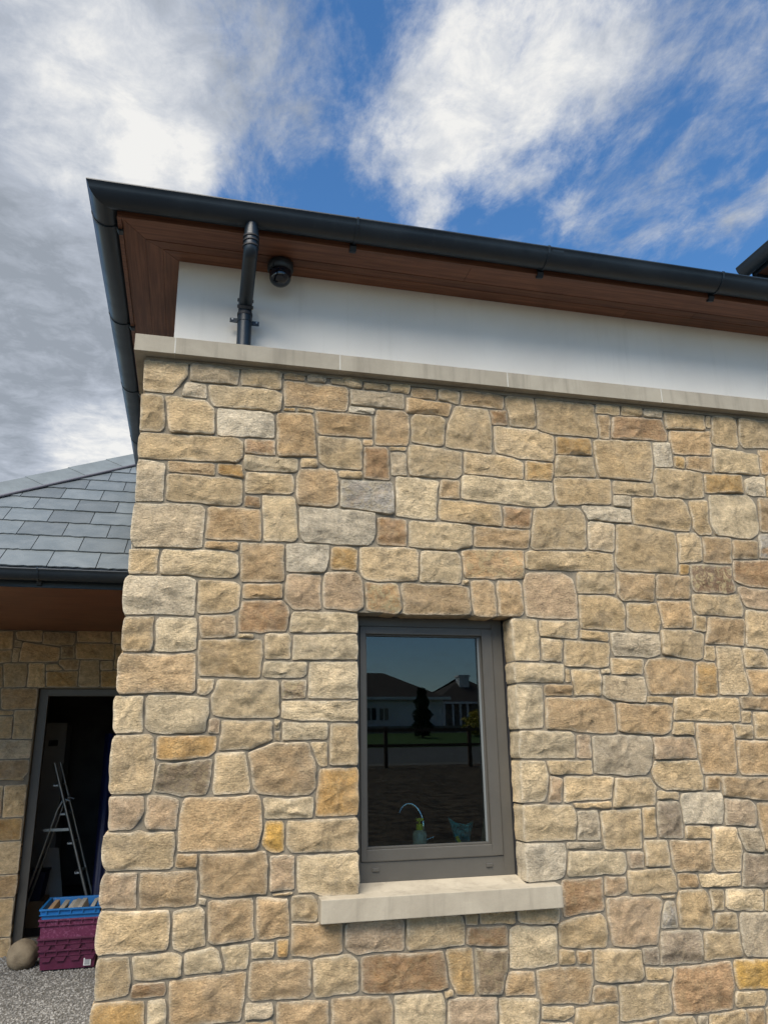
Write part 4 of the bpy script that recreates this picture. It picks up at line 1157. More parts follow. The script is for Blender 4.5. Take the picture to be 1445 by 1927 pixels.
WT = 1.126                                         # worktop level
b0 = px(790, 1590, 1, .27)
sb_ = empty('soap_bottle', (b0.x, .27, WT), 'clear soap bottle with yellow pump standing inside the window', 'bottle')
m_ = MB(); m_.tube([(b0.x, .27, WT), (b0.x, .27, WT + .004), (b0.x, .27, WT + .085), (b0.x, .27, WT + .098), (b0.x, .27, WT + .102)], [.030, .033, .033, .026, .014], 20); m_.build('body', MAT['clear'], sb_)
m_ = MB(); m_.tube([(b0.x, .27, WT + .100), (b0.x, .27, WT + .128)], .016, 16); m_.tube([(b0.x, .27, WT + .128), (b0.x, .27, WT + .142)], .006, 10); m_.box(b0.x - .016, b0.x + .016, .255, .285, WT + .140, WT + .152); m_.build('pump', MAT['yellow'], sb_, .002)
t0 = Vector((b0.x + .035, .33, WT))
tp = empty('kitchen_tap', tuple(t0), 'tall curved chrome kitchen tap behind the soap bottle', 'tap')
m_ = MB(); m_.tube([t0, t0 + Vector((0, 0, .012)), t0 + Vector((0, 0, .03))], [.028, .028, .016], 18); m_.build('base', MAT['chrome'], tp)
pts = [t0 + Vector((0, 0, .02)), t0 + Vector((0, 0, .10))] + [t0 + Vector((-.060 + .060 * math.cos(a), .03 * math.sin(a), .13 + .08 * math.sin(a))) for a in [math.pi * k / 12 for k in range(11)]]
m_ = MB(); m_.tube(pts, .009, 14); m_.build('spout', MAT['chrome'], tp)
m_ = MB(); m_.tube([t0 + Vector((.012, 0, .05)), t0 + Vector((.05, 0, .062))], [.006, .004], 10); m_.build('lever', MAT['chrome'], tp)
g0 = px(857, 1590, 1, .30)
def crumple(name, mat, outline, y, depth, parent, seed):
    r = random.Random(seed); m_ = MB(); n = len(outline)
    cx = sum(p[0] for p in outline) / n; cz = sum(p[1] for p in outline) / n
    rings = []
    for k, (s_, dy) in enumerate(((.9, depth), (1.0, depth * .5), (.98, 0.0), (.7, -depth * .5), (.35, -depth * .65))):
        rings.append([(cx + (p[0] - cx) * s_ + r.uniform(-.006, .006), y + dy + r.uniform(-.010, .010), max(WT, cz + (p[1] - cz) * s_)) for p in outline])
    V = [q for rg in rings for q in rg] + [(cx, y - depth * .7, cz)]
    fs = [(a * n + i, a * n + (i + 1) % n, (a + 1) * n + (i + 1) % n, (a + 1) * n + i) for a in range(4) for i in range(n)] + [(4 * n + i, 4 * n + (i + 1) % n, 5 * n) for i in range(n)] + [tuple(range(n))]
    m_.add(V, fs, False); return m_.build(name, MAT[mat], parent)
bagp = [px(x_, y_, 1, .30) for x_, y_ in ((862, 1592), (852, 1562), (842, 1538), (858, 1548), (880, 1552), (890, 1545), (887, 1570), (884, 1592))]
bg = empty('plastic_bag', (g0.x, .30, WT), 'crumpled teal plastic bag with yellow print lying inside the window', 'bag')
crumple('bag_body', 'teal', [(p.x, p.z) for p in bagp], .30, .03, bg, 3)
q = [px(x_, y_, 1, .262) for x_, y_ in ((864, 1592), (857, 1575), (862, 1573), (871, 1592))]
m_ = MB(); m_.prism([(p.x, .262, max(WT, p.z)) for p in q], (0, .006, 0)); m_.build('yellow_stripe', MAT['lime'], bg)
for k, (xa, xb, yb) in enumerate(((908, 915, 1540), (917, 920, 1532))):
    a = px(xa, 1590, 1, .24 + .03 * k); b = px(xb, yb, 1, .24 + .03 * k)
    bo = empty('trim_board' if k == 0 else 'metal_trim', (a.x, .25, WT), ('pale timber offcut leaning inside the window reveal', 'thin bright metal strip leaning by the timber offcut')[k], 'board' if k == 0 else 'strip')
    m_ = MB(); m_.prism([(a.x - .012, .24 + .03 * k, WT), (a.x + .012, .24 + .03 * k, WT), (b.x + .012, .24 + .03 * k, b.z), (b.x - .012, .24 + .03 * k, b.z)], (0, .012, 0)); m_.build('strip', MAT['timber' if k == 0 else 'alu'], bo)

# ------------------------------------------------------------------ the outbuilding across the passage
WY = 4.2; OX0 = -2.64
ob = empty('outbuilding', (-1.3, WY, 0), 'stone outbuilding with slate hip roof and deep timber porch soffit', 'building')
DX0, DX1, DZ0, DZ1 = -1.012, -.13, .03, 2.13
m_ = MB(); yb0, yb1 = WY + .0075, WY + .14
m_.box(-6, DX0 - .01, yb0, yb1, -.2, 3.2); m_.box(DX1 + .01, .1, yb0, yb1, -.2, 3.2); m_.box(DX0 - .01, DX1 + .01, yb0, yb1, DZ1 + .01, 3.2); m_.box(DX0 - .01, DX1 + .01, yb0, yb1, -.2, DZ0)
bw = m_.build('stone_wall', MAT['mortar'], ob)
back = parse(BACK)
xm = [min(-.02, p[0]) for c, q in back for p in q]
back = [(c, [(min(-.02, x_), z_) for x_, z_ in q]) for c, q in back]
def edge_x(z_):                                      # where the picture's edge cuts this wall: the stones run on past it
    a_, b_ = px(0, 1000, 1, WY), px(0, 1900, 1, WY); return a_.x + (b_.x - a_.x) * (z_ - a_.z) / (b_.z - a_.z)
back = [(c, [(-1.43 if abs(x_ - edge_x(z_)) < .012 else x_, z_) for x_, z_ in q]) for c, q in back]
more = []
def seg_fill(x0, x1, z0, z1, seed):
    return random_rects(x0, x1, z0, z1, seed)
left_env = []
ex = seg_fill(-5.9, -1.425, -.05, 2.66, 21) + seg_fill(DX1, .0, -.05, DZ1, 22) + seg_fill(-.22, 0.0, DZ1 + .02, 2.66, 23)
def clash(q, others):
    c = poly_cen(q)
    return any(sdist(np.array([c]), np.array(o))[0] < .02 for k_, o in others)
ex = [(c, q) for c, q in ex if not clash(q, back)]
allb = back + ex; ob_out = lay(allb)
lo_ = []
for i, (c, q) in enumerate(allb):
    sm = stone_mesh(c, ob_out[i], 8000 + i, .12)
    if i < len(back): finish_stone('stone', [sm], lambda p: (p[0], p[1] + WY, p[2]), bw, MAT['stone'])
    else: lo_.append(sm)
finish_stone('more_stones', lo_, lambda p: (p[0], p[1] + WY, p[2]), bw, MAT['stone'], 'stuff')
dr = empty('doorway', ((DX0 + DX1) / 2, WY + .07, DZ0), None, None); set_parent(dr, ob)
frame_ring('frame', DX0 - .006, DX1, DZ0 + .002, DZ1 + .006, .075, .075, .075, .062, WY + .062, WY + .13, MAT['frame'], dr)
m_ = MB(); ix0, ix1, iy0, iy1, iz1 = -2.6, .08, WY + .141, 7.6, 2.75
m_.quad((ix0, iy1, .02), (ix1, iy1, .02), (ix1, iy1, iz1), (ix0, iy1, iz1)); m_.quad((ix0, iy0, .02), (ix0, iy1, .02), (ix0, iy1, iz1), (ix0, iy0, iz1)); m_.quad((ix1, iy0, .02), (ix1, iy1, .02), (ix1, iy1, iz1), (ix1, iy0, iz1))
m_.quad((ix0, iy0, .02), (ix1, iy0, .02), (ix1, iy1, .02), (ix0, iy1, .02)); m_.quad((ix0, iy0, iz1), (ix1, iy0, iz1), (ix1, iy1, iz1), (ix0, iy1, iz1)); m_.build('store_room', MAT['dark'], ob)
# porch: soffit, fascia, gutter
m_ = MB(); m_.box(OX0 - .02, -.004, 2.06, WY + .02, 2.656, 2.674); m_.build('porch_soffit', MAT['wood'], ob)
m_ = MB(); m_.box(OX0 - .02, -.004, 2.040, 2.058, 2.640, 2.780); m_.build('fascia', MAT['gutter'], ob)
og = sweep_gutter('gutter', 0, 1.972, 2.735, OX0 - .05, -.004, False, ob, .062)
for a in (-2.2, -1.55, -.72): bracket(0, 1.972, 2.735, a, og, .062)
for xx in (OX0 + .15,):
    m_ = MB(); m_.box(xx - .06, xx + .06, 2.1, 2.22, 0, 2.655); m_.build('porch_post', MAT['wood'], ob, .004)
# slates
RY0, RZ0 = 2.05, 2.774
orf = empty('slate_roof', (-1.2, RY0, RZ0), None, None); set_parent(orf, ob)
def rp(x_, d, n=0.0): return Vector((x_, RY0 + d * ct - n * st_, RZ0 + d * st_ + n * ct))
hipx = lambda d: OX0 + d * ct                       # where the hip crosses a course
dmax = 3.45
m_ = MB(); m_.add([rp(OX0, 0, -.014), rp(.10, 0, -.014), rp(.10, dmax, -.014), rp(hipx(dmax), dmax, -.014)], [(0, 1, 2, 3)])
hp = rp(hipx(dmax), dmax, -.014); m_.add([rp(OX0, 0, -.014), hp, (hp.x, 9, hp.z), (OX0, 9, rp(OX0, 0, -.014).z)], [(0, 1, 2, 3)]); m_.build('underlay', MAT['lead'], orf)
EXPO = .283; WS = .3105
base_j = -.688
for k in range(13):
    d0 = k * EXPO - .012; d1 = d0 + EXPO + .055
    xs = base_j + (WS * .5 if k % 2 else 0) - WS * 9
    while xs < -.01:
        a, b = xs + .0030, min(xs + WS - .0030, -.006); xs += WS
        h0, h1 = hipx(d0) + .02, hipx(d1) + .02
        if b < h0 + .03 or b - a < .02: continue
        r_ = rnd; lift = .012 + r_.uniform(0, .003); sk = r_.uniform(-.002, .002)
        # chipped lower edge
        edge = []; nseg = 11
        for j in range(nseg + 1):
            t_ = j / nseg; edge.append((a + (b - a) * t_, d0 + sk * (t_ - .5) + (r_.uniform(-.007, .006) if 0 < j < nseg else 0)))
        top = [(b, d1), (a, d1)]
        poly = edge + top
        if a < h1:                                  # cut to the hip
            pts = []
            for (x_, d_) in poly: pts.append((max(x_, hipx(d_) + .015), d_))
            poly = pts
            if poly[-1][0] > b: continue
        V = [rp(x_, d_, (lift if d_ < d0 + .1 else .002) + .0080) for x_, d_ in poly] + [rp(x_, d_, (lift if d_ < d0 + .1 else .002)) for x_, d_ in poly]
        n = len(poly); m_ = MB(); m_.add(V, [tuple(range(n)), tuple(range(2 * n - 1, n - 1, -1))] + [(i, n + i, n + (i + 1) % n, (i + 1) % n) for i in range(n)])
        m_.build('slate', MAT['slate'], orf)
# lead roll and angled hip tiles
hd = Vector((1, 1, math.tan(TH))).normalized(); h0 = Vector((OX0, RY0, RZ0))
sidev = Vector((1, 0, 0))                           # across the hip on the front slope, level
nf = Vector((0, -st_, ct)); nl = Vector((-st_, 0, ct))
inf = hd.cross(nf).normalized()
if inf.x < 0: inf = -inf
inl = hd.cross(nl).normalized()
if inl.y < 0: inl = -inl
tot = dmax / math.sqrt(2) * 1.0; L_ = (hp - h0).length
m_ = MB(); m_.tube([h0 + inf * .205 + nf * .028, h0 + hd * L_ + inf * .205 + nf * .028], .012, 8); m_.build('lead_roll', MAT['lead'], orf)
s_ = .02; TL = .46
while s_ < L_ - .05:
    e_ = min(s_ + TL - .004, L_); m_ = MB()
    A0, A1 = h0 + hd * s_, h0 + hd * (e_ + .012); up = (nf + nl).normalized()
    lift0, lift1 = .042, .036
    def ring(c, l): return [c + inf * .195 + nf * (l - .004), c + up * (l + .022), c + inl * .195 + nl * (l - .004), c + inl * .195 + nl * (l - .018), c + up * (l + .006), c + inf * .195 + nf * (l - .018)]
    V = ring(A0, lift0) + ring(A1, lift1)
    m_.add(V, [(i, (i + 1) % 6, 6 + (i + 1) % 6, 6 + i) for i in range(6)] + [(0, 1, 4, 5), (1, 2, 3, 4), (6, 7, 10, 11), (7, 8, 9, 10)]); m_.build('hip_tile', MAT['hip'], orf, .0015); s_ += TL

# ------------------------------------------------------------------ crates, boulder, gravel, things in the store
def crate(name, label, x0, y0, z0, w, d, h, mat, matrim, cat='crate', teeth=True, group=None):
    root = empty(name, (x0 + w / 2, y0 + d / 2, z0), label, cat, group); tp_ = .014; t_ = .006
    m_ = MB()
    def shell(xa, xb, ya, yb, za, zb, ta, tb):
        V = [(xa + ta, ya + ta, za), (xb - ta, ya + ta, za), (xb - ta, yb - ta, za), (xa + ta, yb - ta, za), (xa + tb, ya + tb, zb), (xb - tb, ya + tb, zb), (xb - tb, yb - tb, zb), (xa + tb, yb - tb, zb)]
        return V
    V = shell(x0, x0 + w, y0, y0 + d, z0 + .002, z0 + h - .004, tp_, .006) + shell(x0, x0 + w, y0, y0 + d, z0 + .010, z0 + h - .004, tp_ + t_, .006 + t_)
    fs = [(0, 3, 2, 1), (8, 9, 10, 11)]
    for i in range(4):
        j = (i + 1) % 4; fs += [(i, j, 4 + j, 4 + i), (8 + j, 8 + i, 12 + i, 12 + j), (4 + i, 4 + j, 12 + j, 12 + i)]
    m_.add(V, fs); m_.build('body', mat, root, .002)
    m_ = MB()                                        # rim and a second rib below it
    def band(za, zb, o_, t2):
        m_.box(x0 - o_, x0 + w + o_, y0 - o_, y0 + t2, za, zb); m_.box(x0 - o_, x0 + w + o_, y0 + d - t2, y0 + d + o_, za, zb)
        m_.box(x0 - o_, x0 + t2, y0 + t2, y0 + d - t2, za, zb); m_.box(x0 + w - t2, x0 + w + o_, y0 + t2, y0 + d - t2, za, zb)
    band(z0 + h - .012, z0 + h, .008, .010); m_.build('rim', matrim, root, .0015)
    m_ = MB(); band(z0 + h - .046, z0 + h - .040, .004, .012)
    for i in range(5):
        xx = x0 + w * (i + .5) / 5; m_.box(xx - .003, xx + .003, y0 - .006, y0 + .012, z0 + h - .040, z0 + h - .012)
        yy = y0 + d * (i + .5) / 5; m_.box(x0 - .006, x0 + .012, yy - .003, yy + .003, z0 + h - .040, z0 + h - .012)
    m_.build('rib', mat, root)
    if teeth:
        for i in range(4):
            xx = x0 + w * (i + .5) / 4; m_ = MB()
            m_.prism([(xx - .040, y0 + .012, z0 + h - .050), (xx + .040, y0 + .012, z0 + h - .050), (xx + .026, y0 + .012, z0 + h - .080), (xx - .026, y0 + .012, z0 + h - .080)], (0, -.016, 0)); m_.build('rim_tooth', mat, root)
    return root
CX0, CY0, CW, CDp = -.727, 3.575, .445, .52
crate('plastic_crate', 'purple plastic crate standing on gravel at the bottom of the stack', CX0 + .022, CY0 + .012, .012, CW - .03, CDp, .140, MAT['purple'], MAT['purple'])
crate('plastic_crate', 'purple plastic crate in the middle of the stack by the doorway', CX0 + .006, CY0 + .006, .122, CW - .010, CDp, .110, MAT['purple'], MAT['purple'])
crate('plastic_crate', 'scuffed purple plastic crate directly under the blue crate', CX0 + .004, CY0 + .002, .226, CW - .008, CDp, .138, MAT['purple_worn'], MAT['purple_worn'], teeth=False)
crate('plastic_crate', 'bright blue plastic crate filled with papers on top of the purple stack', CX0 + .004, CY0 - .004, .354, CW - .006, CDp, .084, MAT['blue'], MAT['blue'], teeth=False)
lb = px(164, 1818, 1, CY0 + .02)
m_ = MB(); m_.box(lb.x - .026, lb.x + .026, CY0 + .0105, CY0 + .0125, .030, .082); l1 = m_.build('label_plate', MAT['label'], bpy.data.objects['plastic_crate'])
m_ = MB(); m_.box(lb.x - .019, lb.x + .019, CY0 + .0085, CY0 + .0104, .036, .076); m_.build('label_print', MAT['labelgrey'], bpy.data.objects['plastic_crate'])
for k in range(6):
    xa = CX0 + .06 + k * .055; m_ = MB(); tl = rnd.uniform(-.02, .03)
    m_.prism([(xa, CY0 + .05, .37), (xa + .035, CY0 + .05, .37), (xa + .035 + tl, CY0 + .05, .425 + rnd.uniform(0, .014)), (xa + tl, CY0 + .05, .422 + rnd.uniform(0, .014))], (0, .38, 0))
    o = m_.build('paper_stack' if k else 'cardboard_box', MAT['card' if k == 0 else 'paper'], None, .002)
    if k: tag(o, 'bundle of papers standing on edge in the blue crate', 'papers', 'papers in the blue crate')
    else: tag(o, 'brown cardboard box at the end of the papers in the blue crate', 'box')
def rock(name, c, s3, seed, mat, sub=3, amp=.12):
    bm = bmesh.new(); bmesh.ops.create_icosphere(bm, subdivisions=sub, radius=1.0); off = Vector((seed * 3.7, seed, -seed))
    for v in bm.verts:
        k = 1 + amp * mnoise.fractal(v.co * 1.1 + off, 1, 2, 3); v.co = Vector((v.co.x * s3[0], v.co.y * s3[1], max(v.co.z, -.75) * s3[2])) * k
    me = bpy.data.meshes.new(name); bm.to_mesh(me); bm.free()
    me.polygons.foreach_set('use_smooth', [True] * len(me.polygons))
    return link(name, me, mat, None, c)
bo = rock('boulder', (-.850, 3.80, .085), (.118, .12, .112), 4, MAT['boulder'], 4, .11)
tag(bo, 'rounded brown boulder on gravel beside the purple crates', 'boulder')
def gravel():
    r = random.Random(3); V = []; Fs = []; C = []
    t = (1 + 5 ** .5) / 2
    ico = [Vector(p).normalized() for p in [(-1,t,0),(1,t,0),(-1,-t,0),(1,-t,0),(0,-1,t),(0,1,t),(0,-1,-t),(0,1,-t),(t,0,-1),(t,0,1),(-t,0,-1),(-t,0,1)]]
    F_ = [(0,11,5),(0,5,1),(0,1,7),(0,7,10),(0,10,11),(1,5,9),(5,11,4),(11,10,2),(10,7,6),(7,1,8),(3,9,4),(3,4,2),(3,2,6),(3,6,8),(3,8,9),(4,9,5),(2,4,11),(6,2,10),(8,6,7),(9,8,1)]
    for i in range(24000):
        x_, y_ = r.uniform(-1.75, -.01), r.uniform(.9, 4.19)
        s0 = r.uniform(.004, .0095) * (1.3 if r.random() < .1 else 1); rz = r.uniform(0, 6.3); cz, sz = math.cos(rz), math.sin(rz)
        a, b, c_ = s0 * r.uniform(.8, 1.4), s0 * r.uniform(.6, 1.0), s0 * r.uniform(.45, .8); n = len(V)
        k = r.uniform(.09, .28); col = (k * 1.03, k, k * .94, 1)
        tx = r.uniform(-.5, .5)
        for p in ico:
            j = r.uniform(.8, 1.15); q = (p.x * a * j, p.y * b * j, p.z * c_ * j)
            V.append((x_ + q[0] * cz - q[1] * sz, y_ + q[0] * sz + q[1] * cz, s0 * .3 + q[2] + tx * q[0] * .5)); C.append(col)
        Fs += [tuple(n + g_ for g_ in f) for f in F_]
    me = bpy.data.meshes.new('gravel'); me.from_pydata(V, [], Fs)
    a = me.attributes.new('tint', 'FLOAT_COLOR', 'POINT'); a.data.foreach_set('color', [v for c_ in C for v in c_]); me.update()
    o = link('gravel', me, MAT['gravel'], None, (0, 0, 0)); tag(o, 'loose grey gravel covering the passage floor', 'gravel', None, 'stuff')
gravel()
# step ladder seen through the door
LY = 4.62
lt = px(103, 1440, 1, LY); lr = px(168, 1705, 1, LY); ll0 = px(50, 1685, 1, LY + .30)
ld = empty('step_ladder', (lt.x, LY, .02), 'aluminium step ladder standing open behind the doorway', 'ladder')
dirv = (lr - lt).normalized(); foot = lt + dirv * ((lt.z - .025) / -dirv.z)
for dy in (0.0, .36):
    m_ = MB(); m_.tube([lt + Vector((0, dy, .02)), foot + Vector((0, dy, 0))], .014, 10); m_.build('front_rail', MAT['alu'], ld)
ap = px(125, 1503, 1, LY); lft = px(84, 1590, 1, LY); lb_ = px(50, 1682, 1, LY); dv = (lb_ - lft).normalized(); fb = lft + dv * ((lft.z - .025) / -dv.z)
for dy in (.02, .34):
    m_ = MB(); m_.tube([ap + Vector((.03, dy, -.02)), ap + Vector((-.02, dy, .0)), px(108, 1524, 1, LY) + Vector((0, dy, 0)), lft + Vector((0, dy, 0)), fb + Vector((0, dy, 0))], .012, 10); m_.build('back_rail', MAT['alu'], ld)
for zz in (.30, .55, .80, 1.05, 1.30):
    k = (lt.z - zz) / (lt.z - foot.z); q = lt + (foot - lt) * k; m_ = MB(); m_.box(q.x - .055, q.x + .004, LY + .016, LY + .344, zz - .016, zz); m_.build('step', MAT['alu'], ld, .002)
q = px(105, 1562, 1, LY); m_ = MB(); m_.box(px(82, 1562, 1, LY).x, px(130, 1562, 1, LY).x, LY + .01, LY + .03, q.z - .012, q.z + .012); m_.build('stay_bar', MAT['alu'], ld)
nb0, nb1 = px(52, 1697, 1, 5.15), px(86, 1645, 1, 5.15)
o = rock('x', (0, 0, 0), (1, 1, 1), 1, None, 1); bpy.data.objects.remove(o)
m_ = MB(); zb = .02
tb = empty('storage_tub', ((nb0.x + nb1.x) / 2, 5.3, .02), 'dark blue storage tub stacked on a low box behind the doorway', 'tub')
m_.prism([(nb0.x, 5.15, nb0.z), (nb1.x - .03, 5.15, nb0.z), (nb1.x, 5.15, nb1.z), (nb0.x - .01, 5.15, nb1.z)], (0, .3, 0)); m_.build('tub_body', MAT['navy'], tb, .004)
m_ = MB(); m_.box(nb0.x - .02, nb1.x + .008, 5.14, 5.46, nb1.z, nb1.z + .02); m_.build('tub_lid', MAT['navy'], tb, .003)
m_ = MB(); m_.box(nb0.x - .02, nb1.x + .01, 5.15, 5.50, .021, nb0.z - .001); o = m_.build('packing_box', MAT['card'], None, .004); tag(o, 'brown packing box under the dark blue tub behind the doorway', 'box')
p0, p1, p2, p3 = [px(x_, y_, 1, 5.75) for x_, y_ in ((76, 1600), (106, 1600), (116, 1700), (88, 1700))]
m_ = MB(); m_.prism([(p0.x, 5.95, p0.z), (p1.x, 5.95, p1.z), (p2.x + .03, 5.75, .022), (p3.x - .03, 5.75, .022)], (0, .02, 0)); o = m_.build('white_panel', MAT['whitepanel'], None, .001); tag(o, 'white panel leaning behind the step ladder in the dark store', 'panel')
c0, c1 = px(80, 1415, 1, 6.2), px(128, 1360, 1, 6.2)
cb = empty('wall_cupboard', ((c0.x + c1.x) / 2, 6.3, 0.02), 'pale grey cupboard with dark slot standing in the dark store', 'cupboard')
m_ = MB(); m_.box(c0.x, c1.x, 6.2, 6.65, .021, c1.z); m_.build('carcass', MAT['cabinet'], cb, .004)
q0, q1 = px(92, 1404, 1, 6.195), px(110, 1393, 1, 6.195); m_ = MB(); m_.box(q0.x, q1.x, 6.190, 6.199, q0.z, q1.z); m_.build('dark_slot', MAT['seal'], cb)
q0, q1 = px(182, 1690, 1, 4.62), px(205, 1400, 1, 4.62)
m_ = MB(); n = 14; prof = [(-.46 + .33 * i / n, 4.62 + .035 * math.sin(i * 1.9)) for i in range(n + 1)]
m_.add([(a, b, .022) for a, b in prof] + [(a, b, 1.75) for a, b in prof] + [(a, b + .012, .022) for a, b in prof] + [(a, b + .012, 1.75) for a, b in prof],
       [(i, i + 1, n + 2 + i, n + 1 + i) for i in range(n)] + [(2 * n + 2 + i, 3 * n + 3 + i, 3 * n + 4 + i, 2 * n + 3 + i) for i in range(n)] + [(n + 1 + i, n + 2 + i, 3 * n + 4 + i, 3 * n + 3 + i) for i in range(n)], True)
o = m_.build('tarpaulin', MAT['navy'], None); tag(o, 'dark blue tarpaulin standing in folds beside the step ladder', 'tarpaulin')

# ------------------------------------------------------------------ across the lane (seen in the window glass)
def mir(x, y, wy):                                  # a pixel on the glass, mirrored out to the plane y = wy
    g = FY + .026; r = ray(x, y) * np.array([1, -1, 1]); c = np.array([CAM[0], 2 * g - CAM[1], CAM[2]]); return Vector(c + r * ((wy - c[1]) / r[1]))
HY = -48.4
hL, hR = mir(640, 1320, HY), mir(833, 1316, HY); hz0 = gz(HY); hz1 = 4.62
nh = empty('bungalow', ((hL.x + hR.x) / 2, HY - 4, hz0), 'white bungalow with dark hipped roof across the lane, reflected in the window', 'house')
x0, x1 = hL.x - 4, hR.x
m_ = MB(); m_.box(x0, x1, HY - 8, HY, hz0 - .3, hz1); m_.build('wall', MAT['wallwhite'], nh)
m_ = MB(); m_.add([(x0 - .4, HY + .4, hz1), (x1 + .4, HY + .4, hz1), (x1 + .4, HY - 8.4, hz1), (x0 - .4, HY - 8.4, hz1), (x0 + 3.5, HY - 4, hz1 + 2.1), (x1 - 3.2, HY - 4, hz1 + 2.1)], [(0, 1, 5, 4), (1, 2, 5), (2, 3, 4, 5), (3, 0, 4), (0, 3, 2, 1)]); m_.build('roof', MAT['tile'], nh)
m_ = MB(); m_.box(x0 - .42, x1 + .42, HY + .40, HY + .52, hz1 - .05, hz1 + .13); m_.build('eave_gutter', MAT['fascia'], nh)
for (xa, xb, ya, yb) in ((686, 710, 1330, 1358), (712, 733, 1331, 1358)):
    a, b = mir(xa, yb, HY + .03), mir(xb, ya, HY + .03)
    w = empty('window', ((a.x + b.x) / 2, HY + .03, a.z), None, None); set_parent(w, nh)
    frame_ring('frame', a.x, b.x, a.z, b.z, .08, .08, .08, .08, HY + .002, HY + .08, MAT['fascia'], w, .0)
    m_ = MB(); m_.box((a.x + b.x) / 2 - .03, (a.x + b.x) / 2 + .03, HY + .01, HY + .07, a.z + .08, b.z - .08); m_.build('mullion', MAT['fascia'], w)
    m_ = MB(); m_.box(a.x + .08, b.x - .08, HY + .012, HY + .03, a.z + .08, b.z - .08); m_.build('pane', MAT['winglass'], w)
a, b = mir(746, 1374, HY + .02), mir(783, 1328, HY + .02)
gd = empty('garage_door', ((a.x + b.x) / 2, HY, a.z), None, None); set_parent(gd, nh)
for k in range(5):
    m_ = MB(); m_.box(a.x, b.x, HY + .004, HY + .06, a.z + (b.z - a.z) * k / 5 + .01, a.z + (b.z - a.z) * (k + 1) / 5); m_.build('door_panel', MAT['fascia'], gd)
H2 = -56.5; a, b = mir(824, 1330, H2), mir(960, 1330, H2); z0 = gz(H2); z1 = 4.75
n2 = empty('gabled_house', ((a.x + b.x) / 2, H2 - 4, z0), 'dark brick house with chimney beyond the bungalow, reflected in the window', 'house')
m_ = MB(); m_.box(a.x, b.x, H2 - 8, H2, z0 - .3, z1); m_.build('wall', MAT['stonefar'], n2)
rf2 = MB(); rf2.add([(a.x - .5, H2 + .5, z1), (b.x + .5, H2 + .5, z1), (b.x + .5, H2 - 8.5, z1), (a.x - .5, H2 - 8.5, z1), (a.x + 3.5, H2 - 4, z1 + 2.4), (b.x - 3, H2 - 4, z1 + 2.4)], [(0, 1, 5, 4), (1, 2, 5), (2, 3, 4, 5), (3, 0, 4), (0, 3, 2, 1)]); rf2 = rf2.build('roof', MAT['tile'], n2)
c = mir(872, 1300, H2 - 2.5); m_ = MB(); m_.box(c.x - .42, c.x + .42, H2 - 3.2, H2 - 2.2, z1 + .5, z1 + 2.3); m_.box(c.x - .5, c.x + .5, H2 - 3.3, H2 - 2.1, z1 + 2.3, z1 + 2.45); m_.build('chimney', MAT['wallwhite'], rf2)
m_ = MB(); m_.box(a.x - .5, b.x + .5, H2 + .5, H2 + .62, z1 - .05, z1 + .12); m_.build('eave_gutter', MAT['fascia'], n2)
for xx in (832, 845, 862, 876, 890):
    p = mir(xx, 1360, H2 + 1.6); m_ = MB(); m_.box(p.x - .07, p.x + .07, H2 + .40, H2 + .54, z0 - .3, z1 - .05); m_.build('porch_post', MAT['fascia'], n2)
m_ = MB(); gy = -46.6; m_.box(-30, 60, gy - .3, gy, gz(gy) - .3, gz(gy) + .42); o = m_.build('garden_wall', MAT['stonefar']); tag(o, 'low stone garden wall along the verge, reflected in the window', 'wall')
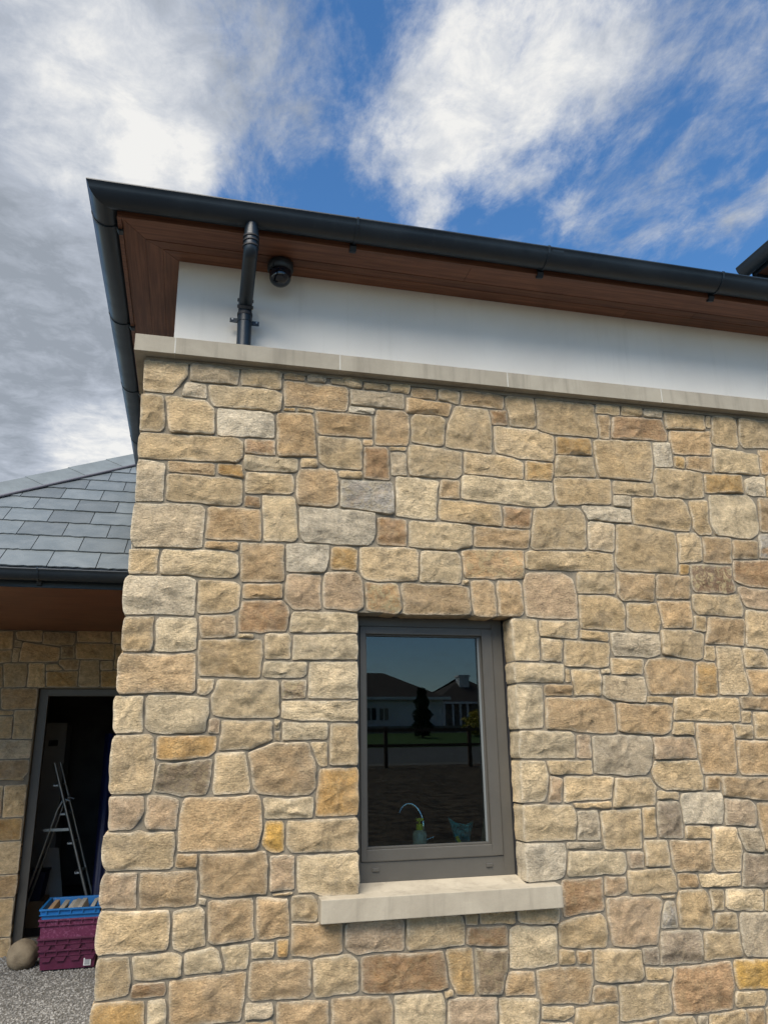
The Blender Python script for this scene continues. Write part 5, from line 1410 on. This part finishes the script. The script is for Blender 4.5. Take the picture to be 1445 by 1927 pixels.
def foliage(name, base, rx, rz, n, leaf, mat, parent, seed, taper):
    r = random.Random(seed); V = []; Fs = []
    while len(V) < n * 4:
        h = r.random(); rad = rx * taper(h) * (r.random() ** .4) * (1 + .25 * math.sin(h * 23 + seed)); a = r.uniform(0, 6.283)
        c = Vector((base[0] + rad * math.cos(a), base[1] + rad * math.sin(a), base[2] + h * rz))
        u = Vector((r.gauss(0, 1), r.gauss(0, 1), r.gauss(0, 1))).normalized(); w = u.orthogonal().normalized() * leaf * r.uniform(.5, 1.2); u = u * leaf * r.uniform(.6, 1.3)
        k = len(V); V += [tuple(c - u - w * .3), tuple(c + w), tuple(c + u), tuple(c - w)]; Fs.append((k, k + 1, k + 2, k + 3))
    me = bpy.data.meshes.new(name); me.from_pydata(V, [], Fs); o = link(name, me, mat, None, (0, 0, 0)); set_parent(o, parent); return o
tb_ = mir(795, 1378, -42.3); tz = gz(-42.3)
tr = empty('conifer_tree', (tb_.x, -42.3, tz), 'dark columnar conifer in front of the bungalow, reflected in the window', 'tree')
m_ = MB(); m_.tube([(tb_.x, -42.3, tz - .1), (tb_.x, -42.3, tz + 2.4)], [.09, .02], 8); m_.build('trunk', MAT['trunk'], tr)
foliage('crown', (tb_.x, -42.3, tz + .15), .62, 2.75, 2600, .075, MAT['conifer'], tr, 4, lambda h: (1.0 - .75 * max(0, h - .2)) if h < .93 else .3)
sb2 = mir(902, 1355, -43.0)
sh = empty('yellow_shrub', (sb2.x, -43.0, gz(-43)), 'yellow flowering shrub by the gabled house, reflected in the window', 'shrub')
m_ = MB(); m_.tube([(sb2.x, -43, gz(-43) - .1), (sb2.x, -43, gz(-43) + .8)], [.05, .02], 8); m_.build('stem', MAT['trunk'], sh)
foliage('crown', (sb2.x, -43.0, gz(-43) + .1), 1.1, 1.5, 1500, .07, MAT['shrub'], sh, 6, lambda h: math.sin(.35 + h * 2.6))
fy = -22.6; fz = gz(fy)
fe = empty('post_and_rail_fence', (8, fy, fz), 'timber post and rail fence along the lane, reflected in the window', 'fence')
p1, p2 = mir(726, 1420, fy), mir(884, 1420, fy); stp = p2.x - p1.x
for k in range(-4, 8):
    xx = p1.x + stp * k; m_ = MB(); m_.box(xx - .06, xx + .06, fy - .06, fy + .06, fz - .3, fz + 1.35); m_.build('post', MAT['fence'], fe, .01)
for zz in (1.22, .72):
    m_ = MB(); m_.box(p1.x - stp * 4, p1.x + stp * 7, fy + .062, fy + .10, fz + zz - .05, fz + zz + .05); m_.build('rail', MAT['fence'], fe, .006)
